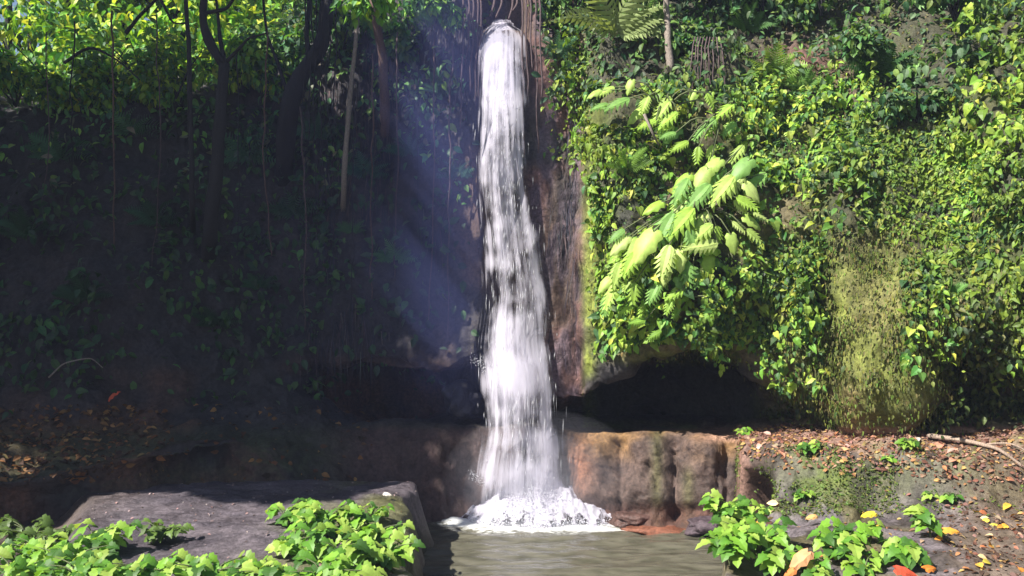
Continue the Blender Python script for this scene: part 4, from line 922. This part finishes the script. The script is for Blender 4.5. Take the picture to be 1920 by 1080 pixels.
# ------------------------------------------------------------------ foreground leafy plants
def leafy(label, base, n, rad, hgt, size, pal, group, sprig=5, tpl=None, name='leafy_plant'):
    """a low bushy plant: curved stems, whorls of drooping lobed leaves"""
    base = np.asarray(base, float); t = thing(name, label, 'plant', base, group)
    me = shared('lobed_leaf', L_lobed, M_leaf_o) if tpl is None else shared('oval_leaf', tpl, M_leaf_o)
    st = []; per = max(4, n // sprig)
    for q in range(sprig):
        a = rng.uniform(0, 2 * math.pi); r = rad * math.sqrt(rng.random())
        tip = np.array([math.cos(a) * r, math.sin(a) * r * .8, hgt * rng.uniform(.55, 1.1)])
        pts = curve_pts([np.zeros(3), tip * [.4, .4, .6] + [0, 0, .05], tip], 7)
        st.append(tube(pts, np.linspace(.010, .004, 7), 4)[:2])
        for j in range(per):
            f = 1 - .62 * (j / per) ** 1.2; p = pts[0] + (pts[-1] - pts[0]) * f
            aa = j * 2.4 + rng.uniform(-.4, .4)
            d = np.array([math.cos(aa), math.sin(aa) * .9 - .15, .10 - .45 * rng.random()]); off = np.array([math.cos(aa), math.sin(aa), .1]) * size * .25 * (j > 0)
            R = frames(d[None], (np.array([-.15, -.35, 1.]) + rng.normal(0, .18, 3))[None])[0]
            c = np.array(pal[rng.integers(len(pal))]) * (1 + rng.normal(0, .12))
            place('leaf', me, base + p + off, R, size * rng.uniform(.65, 1.15), t, np.clip(c, .01, .8), base)
    V, fs = merge(st); link('stems', mesh_np('stems', V, fs, M_stem, True), t)
    return t
gl = 'leafy plants on the slab at the lower left'
FL = [(x_, 1120, 7.75, 60, .42, .26, .17, l_) for x_, l_ in ((40, 'nearest plant cut by the bottom edge in the lower left corner'), (150, 'nearest plant cut by the bottom edge, second from the left corner'), (270, 'nearest plant cut by the bottom edge left of the bare rock'), (390, 'nearest plant cut by the bottom edge under the bare rock'), (500, 'nearest plant cut by the bottom edge right of the bare rock'), (610, 'nearest plant cut by the bottom edge, second from the pool'), (705, 'nearest plant cut by the bottom edge beside the pool'))] + [ # px, py, Y, n, rad, h, size, label
 (690, 1010, 9.3, 60, .42, .36, .17, 'bright plant at the right corner of the left slab'), (610, 1000, 9.5, 60, .42, .38, .17, 'bright plant next to the slab corner plant'),
 (540, 985, 9.8, 48, .36, .32, .16, 'bright plant reaching furthest back on the slab'), (720, 1065, 8.7, 50, .35, .34, .17, 'bright plant at the bottom just left of the pool'),
 (640, 1075, 8.5, 54, .4, .34, .17, 'bottom plant two left of the pool'), (550, 1070, 8.6, 54, .42, .33, .17, 'bottom plant under the furthest back plant'),

 (300, 1010, 9.3, 40, .3, .26, .13, 'dull olive plant on the middle of the slab'),
 (180, 1050, 8.8, 56, .42, .34, .18, 'second plant from the lower left corner'), (90, 1020, 9.2, 60, .5, .4, .17, 'tall plant above the lower left corner'),
 (60, 975, 9.9, 56, .5, .36, .16, 'dull plant furthest back at the left edge'), (30, 1070, 8.6, 60, .45, .36, .18, 'plant in the lower left corner'), (130, 1090, 8.2, 46, .4, .3, .18, 'plant cut by the bottom edge at lower left'),
 (700, 955, 10.2, 22, .22, .22, .12, 'small sprig at the far right corner of the slab')]
def ground_z(x, y, which):
    if which == 'L':
        i = np.argmin(np.abs(sy - y)); j = np.argmin(np.abs(sx - x)); return S1[i, j, 2]
    i = np.argmin(np.abs(by - y)); j = np.argmin(np.abs(bx - x)); return B1[i, j, 2]
for px, py, Y, n_, rd, h, s_, lab in FL:
    p = P(px, py, Y); p[2] = max(ground_z(p[0], p[1], 'L'), .5)
    leafy(lab, p, int(n_ * 1.3), rd, h * .85, s_ * .82, G_FRESH if 'dull' not in lab else [(.10, .17, .03), (.08, .13, .03)], gl, sprig=9)
gr_ = 'leafy plants on the right bank'
FRp = [(1375, 1000, 9.7, 60, .26, .42, .15, 'bushy plant at the pool edge of the right ledge'), (1420, 1035, 9.0, 60, .36, .34, .16, 'bushy plant right behind the pool edge plant'), (1370, 1070, 8.6, 54, .3, .34, .17, 'bottom plant at the pool edge on the right'),
 (1455, 1075, 8.5, 26, .22, .26, .17, 'bottom plant left of the orange leaf'), (1580, 1055, 8.7, 42, .26, .3, .18, 'bright plant right of the orange leaf'), (1690, 1065, 8.5, 34, .24, .3, .2, 'large leaved bright plant beside the red leaf'),
 (1620, 1090, 8.3, 16, .3, .2, .17, 'plant cut by the bottom edge between the two bright ones'), (1520, 1090, 8.3, 16, .25, .16, .17, 'low plant in front of the orange leaf'),
 (1745, 1010, 9.2, 18, .12, .3, .17, 'upright seedling near the yellow litter'), (1632, 1015, 9.2, 14, .10, .22, .13, 'small seedling standing on the grey ledge'),
 (1698, 915, 10.9, 22, .14, .14, .12, 'small plant on the mossy step above a dark hole'), (1668, 935, 10.9, 12, .1, .10, .10, 'tiny plant left of the mossy step plant'), (1765, 945, 10.4, 18, .22, .08, .11, 'low spreading plant on the step at the right'),
 (1520, 885, 11.3, 24, .16, .16, .11, 'dark green plant at the top of the mossy step'), (1505, 948, 10.8, 14, .16, .08, .11, 'low plant at the foot of the mossy step'), (1440, 965, 10.7, 14, .14, .10, .11, 'small plant beside the dark fissure'), (1400, 850, 12.4, 14, .2, .06, .10, 'low mossy plant above the dark fissure')]
for px, py, Y, n_, rd, h, s_, lab in FRp:
    p = P(px, py, Y); p[2] = max(ground_z(p[0], p[1], 'R'), .2)
    leafy(lab, p, int(n_ * 1.2), rd, h, s_ * .88, G_FRESH, gr_, sprig=max(3, n_ // 7))

# ------------------------------------------------------------------ fallen leaves and sticks
nmb = 5000
pos, nr = sampler(B1, NB, lambda a, b, p, nr: (a > 1360) * (a < 1980) * (b > 835) * (b < 970) * (p[..., 2] > .5) * (.05 + nz01(p, 1.8, 98, -.1, .35)) * (.25 + sstep(1800, 1650, a)), nmb)
scatter_mesh('moss', L_simple, pos, wall_leaf_frames(nmb, nr, .2, .8), rng.uniform(.02, .055, nmb), tints(nmb, [(.11, .17, .03), (.08, .12, .025), (.15, .17, .04), (.06, .08, .02)]), M_leaf_s, label='mossy growth on the step of the right bank')
DRY = [(.42, .22, .10), (.30, .14, .09), (.48, .30, .20), (.22, .10, .07), (.50, .33, .12), (.36, .20, .17)]
def on_sheet(Gs, Ns, mask, cnt, lift=.012):
    pos, nr = sampler(Gs, Ns, mask, cnt); pos = pos + nr * lift
    R = frames(rng.normal(0, 1, (cnt, 3)) * [1, 1, .12], nr + rng.normal(0, .30, (cnt, 3))); return pos, R
shelf_mask = lambda a, b, p, nr: (a > 1330) * (a < 1990) * (b > 790) * (b < 905) * (p[..., 2] > 1.1) + .0
nlit = 5200
pos, R = on_sheet(B1, NB, shelf_mask, nlit)
scatter_mesh('leaf_litter', L_oval, pos, R, rng.uniform(.03, .075, nlit), tints(nlit, DRY) * .62, M_dry_s, label='pinkish brown leaf litter on the upper shelf')
low_mask = lambda a, b, p, nr: (a > 1380) * (a < 2000) * (b > 890) * (b < 1090) * (.12 + sstep(1680, 1850, a)) * (p[..., 2] > .4) + .0
pos, R = on_sheet(B1, NB, low_mask, 900)
scatter_mesh('leaf_litter', L_oval, pos, R, rng.uniform(.025, .08, 900), .6 * tints(900, DRY + [(.12, .07, .05)] * 4), M_dry_s, label='thin brown leaf litter on the lower right bank')
pos, R = on_sheet(G, NRM, lambda a, b, p, nr: (a > -200) * (a < 700) * (b > 760) * (b < 900) * (.1 + sstep(350, 150, a)), 1500)
scatter_mesh('leaf_litter', L_oval, pos, R, rng.uniform(.05, .13, 1500), tints(1500, [(.16, .075, .03), (.09, .045, .025), (.24, .13, .05), (.05, .03, .02)]), M_dry_s, label='dim orange brown leaf litter at the foot of the left slope')
pos, R = on_sheet(S1, NS, lambda a, b, p, nr: (a > 60) * (a < 780) * (b > 880) * (b < 1080) * (p[..., 2] > .6), 260)
scatter_mesh('leaf_litter', L_oval, pos, R, rng.uniform(.02, .05, 260), tints(260, [(.25, .18, .17), (.14, .10, .10), (.34, .26, .26)]), M_dry_s, label='sparse leaf scraps on the grey slab')
def fallen(cnt, mask, lab, grp, pal, size):
    pos, R = on_sheet(B1, NB, mask, cnt, .03)
    me = shared('fallen_leaf', L_oval, M_dry_o)
    for i in range(cnt):
        c = tints(1, pal)[0]; o = place('fallen_leaf', me, pos[i], R[i], rng.uniform(*size), None, c, np.zeros(3), lab)
        o['category'] = 'leaf'; o['group'] = grp
for cn_, pal_ in (('yellow', [(.62, .42, .06)]), ('orange', [(.60, .28, .05)]), ('pale tan', [(.55, .42, .22)]), ('rusty brown', [(.40, .16, .07)])):
    fallen(10, lambda a, b, p, nr: (a > 1400) * (a < 1920) * (b > 950) * (b < 1080) * (.25 + sstep(1650, 1850, a)) * (p[..., 2] > .4), cn_ + ' fallen leaf lying on the lower right bank', cn_ + ' fallen leaves on the lower right bank', pal_, (.08, .15))
for cn_, pal_ in (('pinkish', [(.55, .36, .30)]), ('light brown', [(.50, .32, .16)]), ('reddish brown', [(.42, .20, .13)])):
    fallen(16, lambda a, b, p, nr: (a > 1400) * (a < 1920) * (b > 800) * (b < 880) * (p[..., 2] > 1.15), cn_ + ' fallen leaf lying on the upper leafy shelf', cn_ + ' fallen leaves on the upper shelf', pal_, (.09, .15))
def one_leaf(px, py, Y, s, col, lab, d, up=(-.1, -.55, 1), lift=.12):
    p = P(px, py, Y); me = shared('fallen_big_leaf', L_big, M_dry_o)
    R = frames(np.array([d], float), np.array([up], float))[0]
    o = place('fallen_leaf', me, p, R, s, None, col, np.zeros(3), lab); o['category'] = 'leaf'
one_leaf(1515, 1035, 8.3, .25, (.62, .32, .16), 'large orange pink dead leaf among the bottom plants at right', (-.85, -.3, -.45))
one_leaf(1680, 1066, 8.0, .20, (.50, .08, .04), 'red dead leaf at the bottom edge right of the bright plant', (.9, -.2, -.1))
one_leaf(1735, 1066, 8.0, .15, (.65, .22, .04), 'orange dead leaf beside the red leaf at the bottom edge', (.7, .3, .1))
one_leaf(1488, 1068, 8.2, .15, (.60, .20, .06), 'small orange dead leaf under the large orange pink one', (-.7, .1, -.5))
one_leaf(1770, 993, 9.0, .15, (.65, .32, .05), 'orange leaf beside the upright seedling', (.9, -.2, .1))
one_leaf(1640, 962, 10.0, .16, (.70, .52, .05), 'bright yellow leaf at the foot of the mossy step', (-.95, -.2, .05))
one_leaf(1530, 967, 10.0, .13, (.60, .36, .14), 'tan leaf left of the bright yellow leaf', (-.8, -.3, .05))
one_leaf(205, 748, 13.0, .20, (.55, .10, .05), 'single reddish orange leaf on the dark left slope', (.6, -.3, .7))
one_leaf(720, 925, 11.2, .10, (.6, .55, .5), 'pale leaf scrap on the far right of the slab', (.9, -.3, .05))
def stick(label, ctrl, r, mat=M_stick):
    base = np.asarray(ctrl[0]); V, fs = merge([tube(curve_pts(np.array(ctrl) - base, 16), np.linspace(r, r * .5, 16), 6, .3, 4)])
    link('fallen_branch', mesh_np('fallen_branch', V, fs, mat, True), loc=tuple(base), label=label, cat='branch', group='sticks on the right bank')
def gz(px, Y, up=.04):
    x = (px - 960) / F * Y; return np.array([x, Y, ground_z(x, Y, 'R') + up])
stick('long pale fallen branch on the upper shelf at the right', [gz(1740, 11.3), gz(1800, 11.0, .07), gz(1860, 10.7, .07), gz(1925, 10.5, .05)], .035)
stick('short dark stick above the pale fallen branch', [gz(1650, 11.9), gz(1700, 11.8, .06), gz(1740, 11.9, .06)], .018, M_bark_dark)
stick('thin brown stick near the right edge of the shelf', [gz(1850, 11.0), gz(1890, 10.8, .06), gz(1940, 10.6, .04)], .015)
vine('thin pale twig arching over the dark left slope', [P(90, 708, 12.5), P(125, 680, 12.5), P(165, 672, 12.5), P(190, 690, 12.6)], .012, M_bark_pale, 'twig', None, 'branch')

# rocks: block in the left undercut, boulders by the splash and at the step
def rock(label, c, r, col, squash=(1, 1, .8), seed=0, group=None):
    # angular worn stone
    bm = bmesh.new(); bmesh.ops.create_icosphere(bm, subdivisions=4, radius=1); V = np.array([v.co[:] for v in bm.verts]); Fc = np.array([[v.index for v in f.verts] for f in bm.faces]); bm.free()
    V = np.sign(V) * np.abs(V) ** .8
    V = V * (1 + .45 * fbm(V + seed * 7, 1.0, 3, seed)[:, None] + .07 * fbm(V + seed, 4, 3, seed + 3)[:, None]) * r * np.array(squash)
    cols = np.ones(V.shape) * col
    link('rock', mesh_np('rock', V, Fc, M_ledge, True, cols), loc=tuple(c), label=label, cat='rock', group=group)
rock('squarish grey block in the dark undercut left of the fall', P(866, 752, 14.6), .32, (.022, .02, .024), seed=2)  # grey stone coloured near black to stand for the undercut's shade
rock('low wet rock at the foot of the ledge right of the splash', P(1190, 975, 12.7), .2, (.11, .06, .05), (1.4, 1, .5), seed=4)
rock('small dark rock in the pool corner below the fissure', P(1320, 985, 12.2), .2, (.07, .05, .06), (1.3, 1, .6), seed=5)
rock('red brown stone shelf at the water line right of the splash', P(1240, 995, 12.55), .35, (.16, .06, .035), (1.9, .6, .25), seed=8)

# ------------------------------------------------------------------ the air: thin bluish mist filling the gorge
def haze():
    m = bpy.data.materials.new('haze_air'); m.use_nodes = True; n = m.node_tree.nodes; l = m.node_tree.links
    for q in list(n):
        if q.type != 'OUTPUT_MATERIAL': n.remove(q)
    v = n.new('ShaderNodeVolumePrincipled'); v.inputs['Density'].default_value = .0012; v.inputs['Color'].default_value = (.62, .70, 1.0, 1); v.inputs['Anisotropy'].default_value = .1
    l.new(v.outputs[0], n['Material Output'].inputs['Volume'])
    x0, x1, y0, y1, z0, z1 = -160, 160, -160, 160, -2.4, 24
    V = np.array([(x, y, z) for x in (x0, x1) for y in (y0, y1) for z in (z0, z1)], float)
    Fc = np.array([(0, 1, 3, 2), (4, 6, 7, 5), (0, 4, 5, 1), (2, 3, 7, 6), (0, 2, 6, 4), (1, 5, 7, 3)])
    link('haze', mesh_np('haze', V, Fc, m), kind='stuff')
haze()

def mist(c, rad, dens, col, label, tilt=0.0):
    m = bpy.data.materials.new('spray_mist'); m.use_nodes = True; n = m.node_tree.nodes; l = m.node_tree.links
    for q in list(n):
        if q.type != 'OUTPUT_MATERIAL': n.remove(q)
    v = n.new('ShaderNodeVolumePrincipled'); v.inputs['Density'].default_value = dens; v.inputs['Color'].default_value = (*col, 1)
    l.new(v.outputs[0], n['Material Output'].inputs['Volume'])
    bm = bmesh.new(); bmesh.ops.create_icosphere(bm, subdivisions=4, radius=1); V = np.array([v_.co[:] for v_ in bm.verts]); Fc = np.array([[v_.index for v_ in f.verts] for f in bm.faces]); bm.free()
    V = V * np.array(rad) * (1 + .12 * noise(V, 1.5, 300))[:, None]; V[:, 0] += tilt * V[:, 2]
    link('mist', mesh_np('mist', V, Fc, m, True), kind='stuff', loc=tuple(c), label=label)
for q, (cx_, rx, rz, dn, lab) in enumerate([(-1.8, 2.7, 4.8, .020, 'thin outer veil of bluish spray mist left of the waterfall'), (-1.15, 1.35, 4.2, .035, 'bluish spray mist drifting left of the waterfall'), (-1.05, .75, 3.6, .07, 'densest bluish spray mist right beside the waterfall')]):
    mist((cx_ - .1, 13.95, 5.1), (rx, .62 - q * .08, rz), dn * 1.5, (.30, .37, 1.0), lab, .04)
for q, (sx_, sz_) in enumerate([(1.5, 1.3), (1.15, .95), (.85, .65), (.6, .4)]):
    mist((.38, 12.95, .35), (sx_, .75 - .1 * q, sz_), .07 + .05 * q, (.85, .85, 1.0), ['faint outer spray around the splash', 'thin spray around the splash', 'white spray hanging over the splash', 'thickest white spray low over the splash'][q])
